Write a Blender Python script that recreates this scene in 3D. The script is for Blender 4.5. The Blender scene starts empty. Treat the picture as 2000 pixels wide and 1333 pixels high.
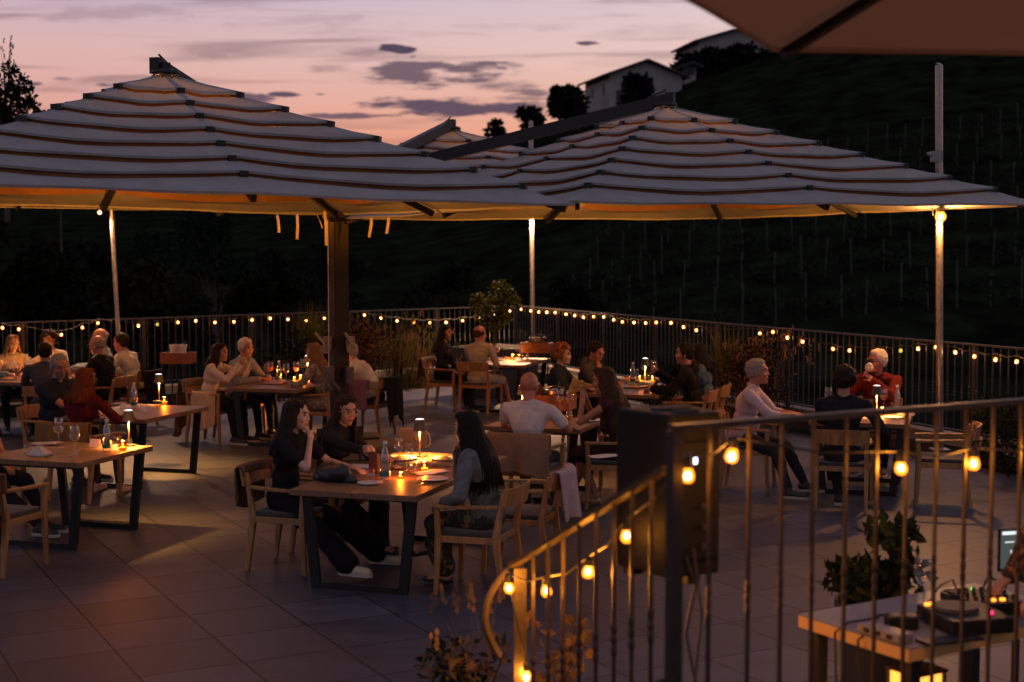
import bpy, bmesh, math, random, zlib
import numpy as np
from mathutils import Vector, Matrix, noise
random.seed(7); rng = np.random.default_rng(7)
R = math.radians; PI = math.pi
scene = bpy.context.scene
col = scene.collection
# ------------------------------------------------------------------ camera
FPX = 2778.0; PITCH = math.atan(176.5 / FPX); EYE = 2.5
cam = bpy.data.cameras.new('camera'); cam.lens = 50.0; cam.sensor_width = 36.0
cam.clip_start = 0.05; cam.clip_end = 9000
cam.dof.use_dof = True; cam.dof.focus_distance = 12.8; cam.dof.aperture_fstop = 1.9
camo = bpy.data.objects.new('camera', cam); col.objects.link(camo)
camo.location = (0, 0, EYE); camo.rotation_euler = (PI / 2 - PITCH, 0, 0)
scene.camera = camo
# ------------------------------------------------------------------ colour management
scene.view_settings.view_transform = 'Standard'; scene.view_settings.look = 'None'
scene.view_settings.exposure = 0.42; scene.view_settings.gamma = 1.0
scene.render.engine = 'CYCLES'
scene.cycles.use_denoising = True
scene.cycles.caustics_reflective = False; scene.cycles.caustics_refractive = False
scene.cycles.max_bounces = 6; scene.cycles.diffuse_bounces = 3; scene.cycles.glossy_bounces = 3
scene.cycles.transmission_bounces = 4; scene.cycles.transparent_max_bounces = 16
scene.cycles.sample_clamp_indirect = 4.0
# ------------------------------------------------------------------ dusk sky (the world is the sky itself)
W = bpy.data.worlds.new('World'); scene.world = W; W.use_nodes = True
nt = W.node_tree; nt.nodes.clear()
def N(t, **k):
    n = nt.nodes.new(t)
    for a, b in k.items(): setattr(n, a, b)
    return n
def lk(a, b): nt.links.new(a, b)
def wmath(op, a, b=None, clamp=False):
    n = N('ShaderNodeMath', operation=op, use_clamp=clamp)
    for i, s in enumerate((a, b)):
        if s is None: continue
        if hasattr(s, 'links'): lk(s, n.inputs[i])
        else: n.inputs[i].default_value = s
    return n.outputs[0]
tc = N('ShaderNodeTexCoord'); sep = N('ShaderNodeSeparateXYZ'); lk(tc.outputs['Generated'], sep.inputs[0])
yy = wmath('MAXIMUM', wmath('ABSOLUTE', sep.outputs[1]), 0.05)
su = wmath('DIVIDE', sep.outputs[0], yy); sv = wmath('DIVIDE', sep.outputs[2], yy)
def s2l(c): return tuple(((x / 255) / 12.92 if x / 255 <= .04045 else ((x / 255 + .055) / 1.055) ** 2.4) for x in c)
ramp = N('ShaderNodeValToRGB'); cr = ramp.color_ramp
stops = [(0.0, (150, 80, 60)), (0.055, (222, 136, 112)), (0.08, (230, 158, 136)), (0.105, (224, 170, 160)),
         (0.135, (222, 180, 176)), (0.17, (198, 176, 192)), (0.26, (146, 136, 162)), (0.5, (128, 120, 150)), (1.0, (122, 115, 144))]
while len(cr.elements) < len(stops): cr.elements.new(0.5)
for e, (p, c) in zip(cr.elements, stops): e.position = p; e.color = (*s2l(c), 1)
lk(sep.outputs[2], ramp.inputs[0])
# brighter and creamier towards the right where the sun went down
side = N('ShaderNodeMapRange'); lk(su, side.inputs[0])
side.inputs[1].default_value = -0.30; side.inputs[2].default_value = 0.14; side.inputs[3].default_value = 0; side.inputs[4].default_value = 1
crm = N('ShaderNodeMix', data_type='RGBA', blend_type='MIX'); lk(wmath('MULTIPLY', side.outputs[0], 0.6), crm.inputs[0])
lk(ramp.outputs[0], crm.inputs[6])
ramp2 = N('ShaderNodeValToRGB'); cr = ramp2.color_ramp
stops = [(0.0, (190, 90, 60)), (0.06, (250, 160, 118)), (0.1, (250, 190, 160)), (0.135, (243, 211, 200)), (0.18, (234, 214, 216)), (0.28, (146, 136, 160)), (1.0, (122, 115, 144))]
while len(cr.elements) < len(stops): cr.elements.new(0.5)
for e, (p, c) in zip(cr.elements, stops): e.position = p; e.color = (*s2l(c), 1)
lk(sep.outputs[2], ramp2.inputs[0]); lk(ramp2.outputs[0], crm.inputs[7])
# clouds : stretched noise distorts a set of lens shaped banks
cmb = N('ShaderNodeCombineXYZ'); lk(su, cmb.inputs[0]); lk(sv, cmb.inputs[1])
mp = N('ShaderNodeMapping'); mp.inputs['Scale'].default_value = (17, 95, 1); lk(cmb.outputs[0], mp.inputs[0])
nz = N('ShaderNodeTexNoise'); nz.inputs['Scale'].default_value = 1.0; nz.inputs['Detail'].default_value = 6; nz.inputs['Roughness'].default_value = .62; lk(mp.outputs[0], nz.inputs[0])
total = None
CL = [(870,150,180,30,.9),(800,163,130,12,.6),(960,168,120,15,.7),(905,215,185,26,1.0),(700,228,110,8,.9),(1010,196,80,9,.7),(1120,190,90,16,.7),
      (768,99,30,7,1.1),(790,105,24,9,1.2),(808,116,14,5,1.0),(700,108,90,16,.55),(562,188,44,6,1.0),(628,188,16,4,.8),(480,196,70,14,.95),(225,170,42,8,.95),(130,158,26,4,.6),
      (45,168,50,7,.9),(430,112,60,10,.5),(520,105,30,6,.5),(1150,90,26,6,1.0),(1010,146,30,8,.6),(640,140,70,14,.45),(310,165,18,4,.5),
      (1040,185,60,9,.8),(250,30,240,26,.3),(620,60,200,30,.25),(1000,60,160,12,.22)]
for (cx, cy, wx, wy, st) in CL:
    a = wmath('DIVIDE', wmath('SUBTRACT', su, (cx - 1000) / FPX), wx / FPX)
    b = wmath('DIVIDE', wmath('SUBTRACT', sv, (490 - cy) / FPX), wy / FPX)
    r2 = wmath('ADD', wmath('MULTIPLY', a, a), wmath('MULTIPLY', b, b))
    d = wmath('SUBTRACT', wmath('ADD', 0.88, wmath('MULTIPLY', wmath('SUBTRACT', nz.outputs[0], 0.5), 5.4)), r2)
    m = N('ShaderNodeMapRange', interpolation_type='SMOOTHSTEP'); lk(d, m.inputs[0])
    m.inputs[1].default_value = 0.0; m.inputs[2].default_value = 1.3 if st < .8 else 0.7; m.inputs[3].default_value = 0; m.inputs[4].default_value = st
    total = m.outputs[0] if total is None else wmath('MAXIMUM', total, m.outputs[0])
mpw = N('ShaderNodeMapping'); mpw.inputs['Scale'].default_value = (5, 70, 1); mpw.inputs['Rotation'].default_value = (0, 0, .05); lk(cmb.outputs[0], mpw.inputs[0])
nw = N('ShaderNodeTexNoise'); nw.inputs['Scale'].default_value = 1.0; nw.inputs['Detail'].default_value = 7; nw.inputs['Distortion'].default_value = .6; lk(mpw.outputs[0], nw.inputs[0])
wr_ = N('ShaderNodeMapRange', interpolation_type='SMOOTHSTEP'); lk(nw.outputs[0], wr_.inputs[0]); wr_.inputs[1].default_value = .49; wr_.inputs[2].default_value = .72; wr_.inputs[4].default_value = .55
total = wmath('MAXIMUM', total, wr_.outputs[0])
fr = N('ShaderNodeMapRange'); lk(sep.outputs[1], fr.inputs[0]); fr.inputs[1].default_value = .3; fr.inputs[2].default_value = .6
cf = wmath('MULTIPLY', wmath('MULTIPLY', total, fr.outputs[0]), 0.95, True)
cm = N('ShaderNodeMix', data_type='RGBA'); lk(cf, cm.inputs[0]); lk(crm.outputs[2], cm.inputs[6]); cm.inputs[7].default_value = (*s2l((88, 72, 92)), 1)
# the sky behind the viewer is already night-blue
bk = N('ShaderNodeMapRange'); lk(sep.outputs[1], bk.inputs[0]); bk.inputs[1].default_value = .55; bk.inputs[2].default_value = -.4; bk.inputs[3].default_value = 0; bk.inputs[4].default_value = .9
bm_ = N('ShaderNodeMix', data_type='RGBA'); lk(bk.outputs[0], bm_.inputs[0]); lk(cm.outputs[2], bm_.inputs[6]); bm_.inputs[7].default_value = (.29, .28, .36, 1)
gd = N('ShaderNodeMapRange'); lk(sep.outputs[2], gd.inputs[0]); gd.inputs[1].default_value = -.02; gd.inputs[2].default_value = 0.0
gm = N('ShaderNodeMix', data_type='RGBA'); lk(gd.outputs[0], gm.inputs[0]); gm.inputs[6].default_value = (.01, .01, .012, 1); lk(bm_.outputs[2], gm.inputs[7])
bg = N('ShaderNodeBackground'); lk(gm.outputs[2], bg.inputs[0]); bg.inputs[1].default_value = 0.74
out = N('ShaderNodeOutputWorld'); lk(bg.outputs[0], out.inputs[0])
WARM = (1.0, 0.52, 0.16)

# ------------------------------------------------------------------ helpers
def P(px, py, z=0.0):
    "world point at height z measured from the survey of the photo"
    dx = (px - 1000) / FPX; dy = -(py - 666.5) / FPX
    d = Vector((dx, math.cos(PITCH) + dy * math.sin(PITCH), -math.sin(PITCH) + dy * math.cos(PITCH)))
    t = (z - EYE) / d.z
    return Vector((d.x * t, d.y * t, z))
def PD(px, py, D):
    dx = (px - 1000) / FPX; dy = -(py - 666.5) / FPX
    d = Vector((dx, math.cos(PITCH) + dy * math.sin(PITCH), -math.sin(PITCH) + dy * math.cos(PITCH)))
    t = D / d.y
    return Vector((d.x * t, D, EYE + d.z * t))
_m = {}
def mat(name, c, rough=.6, metal=0, var=0.0, vscale=8, bump=0.0, bscale=60, spec=.5, c2=None, emit=None, es=0, alpha=None, sss=0, stretch=None, trans=0.0, sheen=0, obj=True):
    if name in _m: return _m[name]
    m = bpy.data.materials.new(name); m.use_nodes = True; t = m.node_tree; b = t.nodes['Principled BSDF']
    b.inputs['Base Color'].default_value = (*c, 1); b.inputs['Roughness'].default_value = rough; b.inputs['Metallic'].default_value = metal
    b.inputs['Specular IOR Level'].default_value = spec
    if sss: b.inputs['Subsurface Weight'].default_value = sss; b.inputs['Subsurface Radius'].default_value = (.02, .008, .004); b.inputs['Subsurface Scale'].default_value = .6
    if sheen: b.inputs['Sheen Weight'].default_value = sheen
    tcn = t.nodes.new('ShaderNodeTexCoord'); src = tcn.outputs['Object']
    if stretch:
        mpn = t.nodes.new('ShaderNodeMapping'); mpn.inputs['Scale'].default_value = stretch; t.links.new(src, mpn.inputs[0]); src = mpn.outputs[0]
    if var or c2:
        n = t.nodes.new('ShaderNodeTexNoise'); n.inputs['Scale'].default_value = vscale; n.inputs['Detail'].default_value = 5; n.inputs['Roughness'].default_value = .6
        t.links.new(src, n.inputs[0])
        r = t.nodes.new('ShaderNodeValToRGB'); r.color_ramp.elements[0].position = .35; r.color_ramp.elements[1].position = .65
        ca = c2 if c2 else tuple(x * (1 - var) for x in c); cb = c if c2 else tuple(min(1, x * (1 + var)) for x in c)
        r.color_ramp.elements[0].color = (*ca, 1); r.color_ramp.elements[1].color = (*cb, 1)
        t.links.new(n.outputs[0], r.inputs[0]); t.links.new(r.outputs[0], b.inputs['Base Color'])
        mr = t.nodes.new('ShaderNodeMapRange'); mr.inputs[3].default_value = max(.05, rough - .12); mr.inputs[4].default_value = min(1, rough + .12)
        t.links.new(n.outputs[0], mr.inputs[0]); t.links.new(mr.outputs[0], b.inputs['Roughness'])
    if bump:
        n2 = t.nodes.new('ShaderNodeTexNoise'); n2.inputs['Scale'].default_value = bscale; n2.inputs['Detail'].default_value = 4; t.links.new(src, n2.inputs[0])
        bp = t.nodes.new('ShaderNodeBump'); bp.inputs['Strength'].default_value = bump; bp.inputs['Distance'].default_value = .01
        t.links.new(n2.outputs[0], bp.inputs['Height']); t.links.new(bp.outputs[0], b.inputs['Normal'])
    if emit: b.inputs['Emission Color'].default_value = (*emit, 1); b.inputs['Emission Strength'].default_value = es
    if trans:
        tr = t.nodes.new('ShaderNodeBsdfTranslucent'); tr.inputs[0].default_value = (*c, 1)
        mx = t.nodes.new('ShaderNodeMixShader'); mx.inputs[0].default_value = trans
        o = t.nodes['Material Output']; t.links.new(b.outputs[0], mx.inputs[1]); t.links.new(tr.outputs[0], mx.inputs[2]); t.links.new(mx.outputs[0], o.inputs[0])
    _m[name] = m; return m
def glassmat(name, c=(1, 1, 1), op=.12, rough=.03):
    if name in _m: return _m[name]
    m = bpy.data.materials.new(name); m.use_nodes = True; t = m.node_tree; t.nodes.clear()
    o = t.nodes.new('ShaderNodeOutputMaterial'); tr = t.nodes.new('ShaderNodeBsdfTransparent'); tr.inputs[0].default_value = (*c, 1)
    gl = t.nodes.new('ShaderNodeBsdfGlossy'); gl.inputs['Roughness'].default_value = rough; gl.inputs[0].default_value = (1, 1, 1, 1)
    lw = t.nodes.new('ShaderNodeLayerWeight'); lw.inputs[0].default_value = .35
    mr = t.nodes.new('ShaderNodeMapRange'); mr.inputs[3].default_value = op * .5; mr.inputs[4].default_value = min(1, op + .5)
    t.links.new(lw.outputs['Facing'], mr.inputs[0]); mx = t.nodes.new('ShaderNodeMixShader'); t.links.new(mr.outputs[0], mx.inputs[0])
    t.links.new(tr.outputs[0], mx.inputs[1]); t.links.new(gl.outputs[0], mx.inputs[2]); t.links.new(mx.outputs[0], o.inputs[0])
    _m[name] = m; return m

class MB:
    "collects closed shapes, then links them as one mesh"
    def __init__(s): s.v = []; s.f = []; s.mi = []; s.cur = 0; s.n = 0
    def add(s, v, f):
        v = np.asarray(v, float); s.v.append(v); s.f += [tuple(i + s.n for i in q) for q in f]; s.mi += [s.cur] * len(f); s.n += len(v); return s
    def box(s, c, size, rz=0, M=None, taper=1.0):
        x, y, z = [q / 2 for q in size]
        v = np.array([[-x, -y, -z], [x, -y, -z], [x, y, -z], [-x, y, -z], [-x * taper, -y * taper, z], [x * taper, -y * taper, z], [x * taper, y * taper, z], [-x * taper, y * taper, z]])
        if rz: k, q = math.cos(rz), math.sin(rz); v[:, :2] = v[:, :2] @ np.array([[k, q], [-q, k]])
        if M is not None: v = v @ np.array(M.to_3x3()).T
        return s.add(v + np.array(c), [(0, 3, 2, 1), (4, 5, 6, 7), (0, 1, 5, 4), (1, 2, 6, 5), (2, 3, 7, 6), (3, 0, 4, 7)])
    def beam(s, a, b, w, h, w2=None, h2=None, up=(0, 0, 1)):
        a = np.array(a, float); b = np.array(b, float); d = b - a; d /= np.linalg.norm(d); up = np.array(up, float)
        if abs(d @ up) > .98: up = np.array([0, 1., 0])
        r = np.cross(d, up); r /= np.linalg.norm(r); u = np.cross(r, d)
        w2 = w if w2 is None else w2; h2 = h if h2 is None else h2
        v = [a + r * sx * w / 2 + u * sz * h / 2 for sx, sz in ((-1, -1), (1, -1), (1, 1), (-1, 1))] + [b + r * sx * w2 / 2 + u * sz * h2 / 2 for sx, sz in ((-1, -1), (1, -1), (1, 1), (-1, 1))]
        return s.add(v, [(0, 1, 2, 3), (7, 6, 5, 4), (0, 4, 5, 1), (1, 5, 6, 2), (2, 6, 7, 3), (3, 7, 4, 0)])
    def tube(s, pts, r, seg=8, cap=True):
        pts = [np.array(p, float) for p in pts]; n = len(pts); rr = r if hasattr(r, '__len__') else [r] * n
        V = []; last = None
        for i, p in enumerate(pts):
            d = pts[min(i + 1, n - 1)] - pts[max(i - 1, 0)]; d = d / (np.linalg.norm(d) + 1e-12)
            if last is None:
                a = np.array([0, 0, 1.]) if abs(d[2]) < .9 else np.array([1., 0, 0]); u = np.cross(d, a)
            else: u = last - d * (last @ d)
            u /= np.linalg.norm(u) + 1e-12; last = u; w = np.cross(d, u)
            for k in range(seg):
                t = 2 * PI * k / seg; V.append(p + (u * math.cos(t) + w * math.sin(t)) * rr[i])
        F = [(i * seg + k, i * seg + (k + 1) % seg, (i + 1) * seg + (k + 1) % seg, (i + 1) * seg + k) for i in range(n - 1) for k in range(seg)]
        if cap: F += [tuple(range(seg))[::-1], tuple((n - 1) * seg + k for k in range(seg))]
        return s.add(V, F)
    def lathe(s, prof, c=(0, 0, 0), seg=16, closed=False):
        V = []
        for (r, z) in prof:
            for k in range(seg):
                t = 2 * PI * k / seg; V.append((c[0] + r * math.cos(t), c[1] + r * math.sin(t), c[2] + z))
        n = len(prof); F = [(i * seg + k, i * seg + (k + 1) % seg, (i + 1) * seg + (k + 1) % seg, (i + 1) * seg + k) for i in range(n - 1) for k in range(seg)]
        if closed: F += [tuple(range(seg))[::-1], tuple((n - 1) * seg + k for k in range(seg))]
        return s.add(V, F)
    def ell(s, c, r, M=None, seg=12, rings=8):
        if not hasattr(r, '__len__'): r = (r, r, r)
        V = [(0, 0, -1)]
        for i in range(1, rings):
            ph = -PI / 2 + PI * i / rings
            for k in range(seg):
                t = 2 * PI * k / seg; V.append((math.cos(ph) * math.cos(t), math.cos(ph) * math.sin(t), math.sin(ph)))
        V.append((0, 0, 1)); V = np.array(V) * np.array(r)
        if M is not None: V = V @ np.array(M).T
        F = [(0, 1 + (k + 1) % seg, 1 + k) for k in range(seg)]
        for i in range(rings - 2):
            a = 1 + i * seg; F += [(a + k, a + (k + 1) % seg, a + seg + (k + 1) % seg, a + seg + k) for k in range(seg)]
        a = 1 + (rings - 2) * seg; e = len(V) - 1; F += [(a + k, a + (k + 1) % seg, e) for k in range(seg)]
        return s.add(V + np.array(c), F)
    def cap(s, a, b, r1, r2, seg=12):
        "tapered capsule"
        a = np.array(a, float); b = np.array(b, float); d = b - a; L = np.linalg.norm(d)
        if L < 1e-6: return s.ell(a, max(r1, r2))
        d /= L; q = np.array([0, 0, 1.]) if abs(d[2]) < .9 else np.array([1., 0, 0]); u = np.cross(d, q); u /= np.linalg.norm(u); w = np.cross(d, u)
        prof = [(-r1, .05 * r1)] + [(-r1 * math.cos(t), r1 * math.sin(t)) for t in (PI / 6, PI / 3, PI / 2)] + [(L + r2 * math.sin(t), r2 * math.cos(t)) for t in (0, PI / 6, PI / 3)] + [(L + r2, .05 * r2)]
        V = [a + d * h + (u * math.cos(2 * PI * k / seg) + w * math.sin(2 * PI * k / seg)) * rr for h, rr in prof for k in range(seg)]
        n = len(prof); F = [(i * seg + k, i * seg + (k + 1) % seg, (i + 1) * seg + (k + 1) % seg, (i + 1) * seg + k) for i in range(n - 1) for k in range(seg)]
        F += [tuple(range(seg))[::-1], tuple((n - 1) * seg + k for k in range(seg))]
        return s.add(V, F)
    def mesh(s, name):
        me = bpy.data.meshes.new(name); V = np.concatenate(s.v) if s.v else np.zeros((0, 3)); me.from_pydata(V.tolist(), [], s.f); return me
    def build(s, name, m, parent=None, smooth=False, loc=None, bevel=0, solid=0):
        me = s.mesh(name); ms = m if isinstance(m, (list, tuple)) else [m]
        for q in ms: me.materials.append(q)
        if len(ms) > 1: me.polygons.foreach_set('material_index', s.mi)
        if bevel or solid:
            bm = bmesh.new(); bm.from_mesh(me)
            bmesh.ops.recalc_face_normals(bm, faces=bm.faces)
            if bevel:
                es = [e for e in bm.edges if len(e.link_faces) == 2 and e.calc_face_angle(0) > .5]
                bmesh.ops.bevel(bm, geom=es, offset=bevel, segments=2, affect='EDGES', profile=.5, clamp_overlap=True)
            bm.to_mesh(me); bm.free()
        if smooth:
            me.polygons.foreach_set('use_smooth', [True] * len(me.polygons))
            if smooth != 'all':
                try: me.set_sharp_from_angle(angle=R(40))
                except Exception: pass
        o = bpy.data.objects.new(name, me); col.objects.link(o)
        if solid:
            md = o.modifiers.new('thickness', 'SOLIDIFY'); md.thickness = solid; md.offset = 0
        if parent: o.parent = parent
        if loc is not None: o.location = loc
        return o
def tag(o, label=None, cat=None, group=None, kind=None):
    if label: o['label'] = label
    if cat: o['category'] = cat
    if group: o['group'] = group
    if kind: o['kind'] = kind
    return o
def thing(name, label, cat, loc=(0, 0, 0), rz=0, group=None):
    o = bpy.data.objects.new(name, None); col.objects.link(o); o.empty_display_size = .1; o.location = loc; o.rotation_euler = (0, 0, rz)
    return tag(o, label, cat, group)
KIDS = {}
def copy_thing(root, loc, rz=None, label=None, group=None, sub=None):
    def rec(o, par):
        c = o.copy(); col.objects.link(c)
        if par is not None: c.parent = par
        for ch in o.children: rec(ch, c)
        return c
    c = rec(root, None); c.location = loc
    if rz is not None: c.rotation_euler = (0, 0, rz)
    if label: c['label'] = label
    if group: c['group'] = group
    return c
def lamp(name, loc, power, color=WARM, radius=.03, parent=None):
    l = bpy.data.lights.new(name, 'POINT'); l.energy = power; l.color = color; l.shadow_soft_size = radius
    o = bpy.data.objects.new(name, l); col.objects.link(o); o.location = loc
    if parent: o.parent = parent
    return o

# ------------------------------------------------------------------ materials
M_STEEL = mat('weathered_steel', (.045, .040, .038), .42, .5, .25, 12, .1, 90)
M_BLACK = mat('black_metal', (.018, .017, .017), .5, .4, .2, 30)
M_POST = mat('bronze_post', (.020, .014, .011), .5, .5, .3, 6)
M_GALV = mat('brushed_pole', (.30, .27, .25), .32, .85, .15, 20)
M_OAK = mat('oak', (.30, .145, .05), .5, 0, .3, 3, .15, 40, stretch=(8, 8, 1.2))
M_TOP = mat('table_wood', (.20, .10, .05), .45, 0, c2=(.13, .06, .03), vscale=4, bump=.12, bscale=25, stretch=(9, .8, 9))
M_CORTEN = mat('rust_board', (.20, .065, .025), .7, 0, .3, 7)
M_CANOPY = mat('canopy_canvas', (.235, .232, .232), .9, 0, .10, 3, .35, 9, trans=.03, spec=.2)
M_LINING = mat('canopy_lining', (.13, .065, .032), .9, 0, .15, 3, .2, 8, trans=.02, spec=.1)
M_CONC = mat('curb_concrete', (.15, .13, .12), .85, 0, .2, 5, .3, 80)
M_AGG = mat('aggregate_concrete', (.20, .17, .14), .9, 0, c2=(.06, .05, .043), vscale=70, bump=.6, bscale=90)
M_LINEN = mat('white_linen', (.48, .43, .39), .9, 0, .08, 10, .3, 40, sheen=.2)
M_SCREEN = None

# ------------------------------------------------------------------ terrace floor
def floor_mat():
    m = bpy.data.materials.new('porcelain_tiles'); m.use_nodes = True; t = m.node_tree; b = t.nodes['Principled BSDF']
    L = t.links.new; nn = t.nodes.new
    g = nn('ShaderNodeTexCoord'); mp = nn('ShaderNodeMapping'); mp.vector_type = 'TEXTURE'
    mp.inputs['Rotation'].default_value = (0, 0, R(28)); mp.inputs['Location'].default_value = (0.0, 0.03, 0); L(g.outputs['Object'], mp.inputs[0])
    br = nn('ShaderNodeTexBrick'); br.offset = 0.0; br.squash = 1.0
    br.inputs['Scale'].default_value = 1.0; br.inputs['Brick Width'].default_value = TILE; br.inputs['Row Height'].default_value = TILE
    br.inputs['Mortar Size'].default_value = .007; br.inputs['Mortar Smooth'].default_value = .3; br.inputs['Bias'].default_value = 0
    br.inputs['Color1'].default_value = (.040, .042, .060, 1); br.inputs['Color2'].default_value = (.070, .072, .099, 1); br.inputs['Mortar'].default_value = (.014, .012, .012, 1)
    L(mp.outputs[0], br.inputs['Vector'])
    n = nn('ShaderNodeTexNoise'); n.inputs['Scale'].default_value = .8; n.inputs['Detail'].default_value = 10; n.inputs['Roughness'].default_value = .75
    mp2 = nn('ShaderNodeMapping'); mp2.inputs['Scale'].default_value = (1.2, 5, 1); mp2.inputs['Rotation'].default_value = (0, 0, R(-28)); L(g.outputs['Object'], mp2.inputs[0]); L(mp2.outputs[0], n.inputs[0])
    r = nn('ShaderNodeValToRGB'); r.color_ramp.elements[0].position = .3; r.color_ramp.elements[1].position = .7
    r.color_ramp.elements[0].color = (.50, .50, .50, 1); r.color_ramp.elements[1].color = (1.25, 1.2, 1.2, 1); L(n.outputs[0], r.inputs[0])
    mx = nn('ShaderNodeMix'); mx.data_type = 'RGBA'; mx.blend_type = 'MULTIPLY'; mx.inputs[0].default_value = 1; L(br.outputs['Color'], mx.inputs[6]); L(r.outputs[0], mx.inputs[7])
    L(mx.outputs[2], b.inputs['Base Color'])
    mr = nn('ShaderNodeMapRange'); mr.inputs[3].default_value = .40; mr.inputs[4].default_value = .62; sm_ = nn('ShaderNodeMath'); sm_.operation = 'MULTIPLY_ADD'; L(br.outputs['Fac'], sm_.inputs[0]); sm_.inputs[1].default_value = -.16; sm_.inputs[2].default_value = .30; L(sm_.outputs[0], b.inputs['Specular IOR Level']); L(n.outputs[0], mr.inputs[0]); L(mr.outputs[0], b.inputs['Roughness'])
    n3 = nn('ShaderNodeTexNoise'); n3.inputs['Scale'].default_value = 22; n3.inputs['Detail'].default_value = 6; L(g.outputs['Object'], n3.inputs[0])
    ad = nn('ShaderNodeMath'); ad.operation = 'MULTIPLY_ADD'; L(br.outputs['Fac'], ad.inputs[0]); ad.inputs[1].default_value = -1.2; L(n3.outputs[0], ad.inputs[2])
    bp = nn('ShaderNodeBump'); bp.inputs['Strength'].default_value = .35; bp.inputs['Distance'].default_value = .004; L(ad.outputs[0], bp.inputs['Height']); L(bp.outputs[0], b.inputs['Normal'])
    return m
TILE = 0.635
TH = R(27.6); UX = Vector((math.cos(TH), math.sin(TH), 0)); VX = Vector((-math.sin(TH), math.cos(TH), 0))
RL0 = P(0, 632, 1.44); RC = P(1008, 598, 1.44); RR0 = P(2000, 682, 1.44)
dl = (RL0 - RC).normalized(); dr = (RR0 - RC).normalized()
RLend = RC + dl * 16; RRend = RC + dr * 24
nl = Vector((-dl.y, dl.x, 0)); nl = nl if nl.y < 0 else -nl
nr = Vector((-dr.y, dr.x, 0)); nr = nr if nr.x < 0 else -nr
fl = MB(); q = [(RLend.x - 1, RLend.y, 0), (-14, -6, 0), (12, -6, 0), (RRend.x + .3, RRend.y, 0), (RC.x + .25, RC.y + .25, 0)]
n_ = len(q); fl.add([*q, *[(a, b, -.6) for a, b, c in q]], [tuple(range(n_))] + [(i, i + n_, (i + 1) % n_ + n_, (i + 1) % n_) for i in range(n_)])
o = fl.build('terrace_floor', floor_mat()); tag(o, kind='structure')
# ------------------------------------------------------------------ terrain
def ip(x, xs, ys): return float(np.interp(x, xs, ys))
def ridge(px):      # elevation of the skyline, photo rows
    return ip(px, [-2500, -400, 0, 500, 830, 960, 1100, 1200, 1330, 1420, 1520, 1700, 2000, 2600, 4000], [330, 345, 360, 352, 312, 280, 232, 214, 150, 128, 100, 52, 10, -40, 300])
def terrain_z(x, y):
    D = max(y, 1.0); r = math.hypot(x, y)
    if y < 3: return -3.2
    px = 1000 + FPX * x / max(y, 3); px = max(-2500, min(4000, px))
    Dr = ip(px, [-2500, 0, 900, 1200, 2000, 4000], [240, 260, 230, 205, 190, 170])
    zr = EYE + (490 - ridge(px)) * Dr / FPX
    base = -4.5
    t = (y - 48) / (Dr - 48)
    if t <= 0: z = base + max(0, (30 - y) / 30) * 1.2
    elif t <= 1: z = base + (zr - base) * (t ** 1.15)
    else: z = zr - (t - 1) * 6
    return z + (0.7 * noise.noise((x * .05, y * .05, 0)) if y > 50 else 0) * (1 if t < .9 else .3)
ys = [-60, -10, 3, 10, 20, 30, 40] + list(np.linspace(48, 270, 70)) + [300, 360, 500, 900, 2000, 5000]
V = []; azs = np.linspace(-72, 72, 150)
for y in ys:
    for a in azs:
        x = math.tan(R(a)) * max(y, 60) if y < 60 else math.tan(R(a)) * y
        V.append((x, y, terrain_z(x, y) if y < 280 else max(-10, terrain_z(x, 275 if y < 900 else 275) - (y - 280) * .05)))
w = len(azs); F_ = [(j * w + i, j * w + i + 1, (j + 1) * w + i + 1, (j + 1) * w + i) for j in range(len(ys) - 1) for i in range(w - 1)]
M_HILL = mat('hill_grass', (.014, .018, .010), 1, 0, c2=(.0035, .0048, .003), vscale=.35, bump=.5, bscale=2, spec=0)
g = MB(); g.add(V, F_); tag(g.build('hill', M_HILL, smooth='all'), kind='structure')

# ------------------------------------------------------------------ curb
def wallstrip(a, b, thick, h, name, label, n):
    m = MB(); d = (b - a).normalized(); L = (b - a).length
    k = int(L / 2.0); 
    for i in range(k):
        s0 = a + d * (L * i / k + .004); s1 = a + d * (L * (i + 1) / k - .004); c = (s0 + s1) / 2 + n * 0
        m.box((c.x, c.y, h / 2), ((s1 - s0).length, thick, h), math.atan2(d.y, d.x))
    o = m.build(name, M_CONC, bevel=.008); return tag(o, label, 'wall')
cl0 = RC + nl * .35 + nr * .1
kb = P(800, 750, 0); 
offl = (kb - RC).dot(nl); offr = (P(1700, 862, 0) - RC).dot(nr)
def inter(o1, o2):
    # point with distance o1 along nl and o2 along nr from the corner
    A = np.array([[nl.x, nl.y], [nr.x, nr.y]]); s = np.linalg.solve(A, [o1, o2]); return Vector((RC.x + s[0], RC.y + s[1], 0))
cc = inter(offl, offr)
wallstrip(cc, cc + dl * 15, .22, .29, 'curb_wall', 'low concrete kerb wall along the far left side of the terrace', nl)
wallstrip(cc + dr * .16, cc + dr * 22, .22, .29, 'curb_wall', 'low concrete kerb wall along the right side of the terrace under the railing', nr)
# gravel bed between curb and railing
m = MB(); q = [cc + dl * 15, cc, cc + dr * 22, RRend - nr * .3, RC - nl * .3 - nr * .3, RLend - nl * .3]
m.add([(p.x, p.y, .2) for p in q], [tuple(range(6))]); tag(m.build('planting_bed', mat('bed_soil', (.03, .024, .018), .95, 0, .4, 30, .6, 60)), kind='structure')

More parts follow.
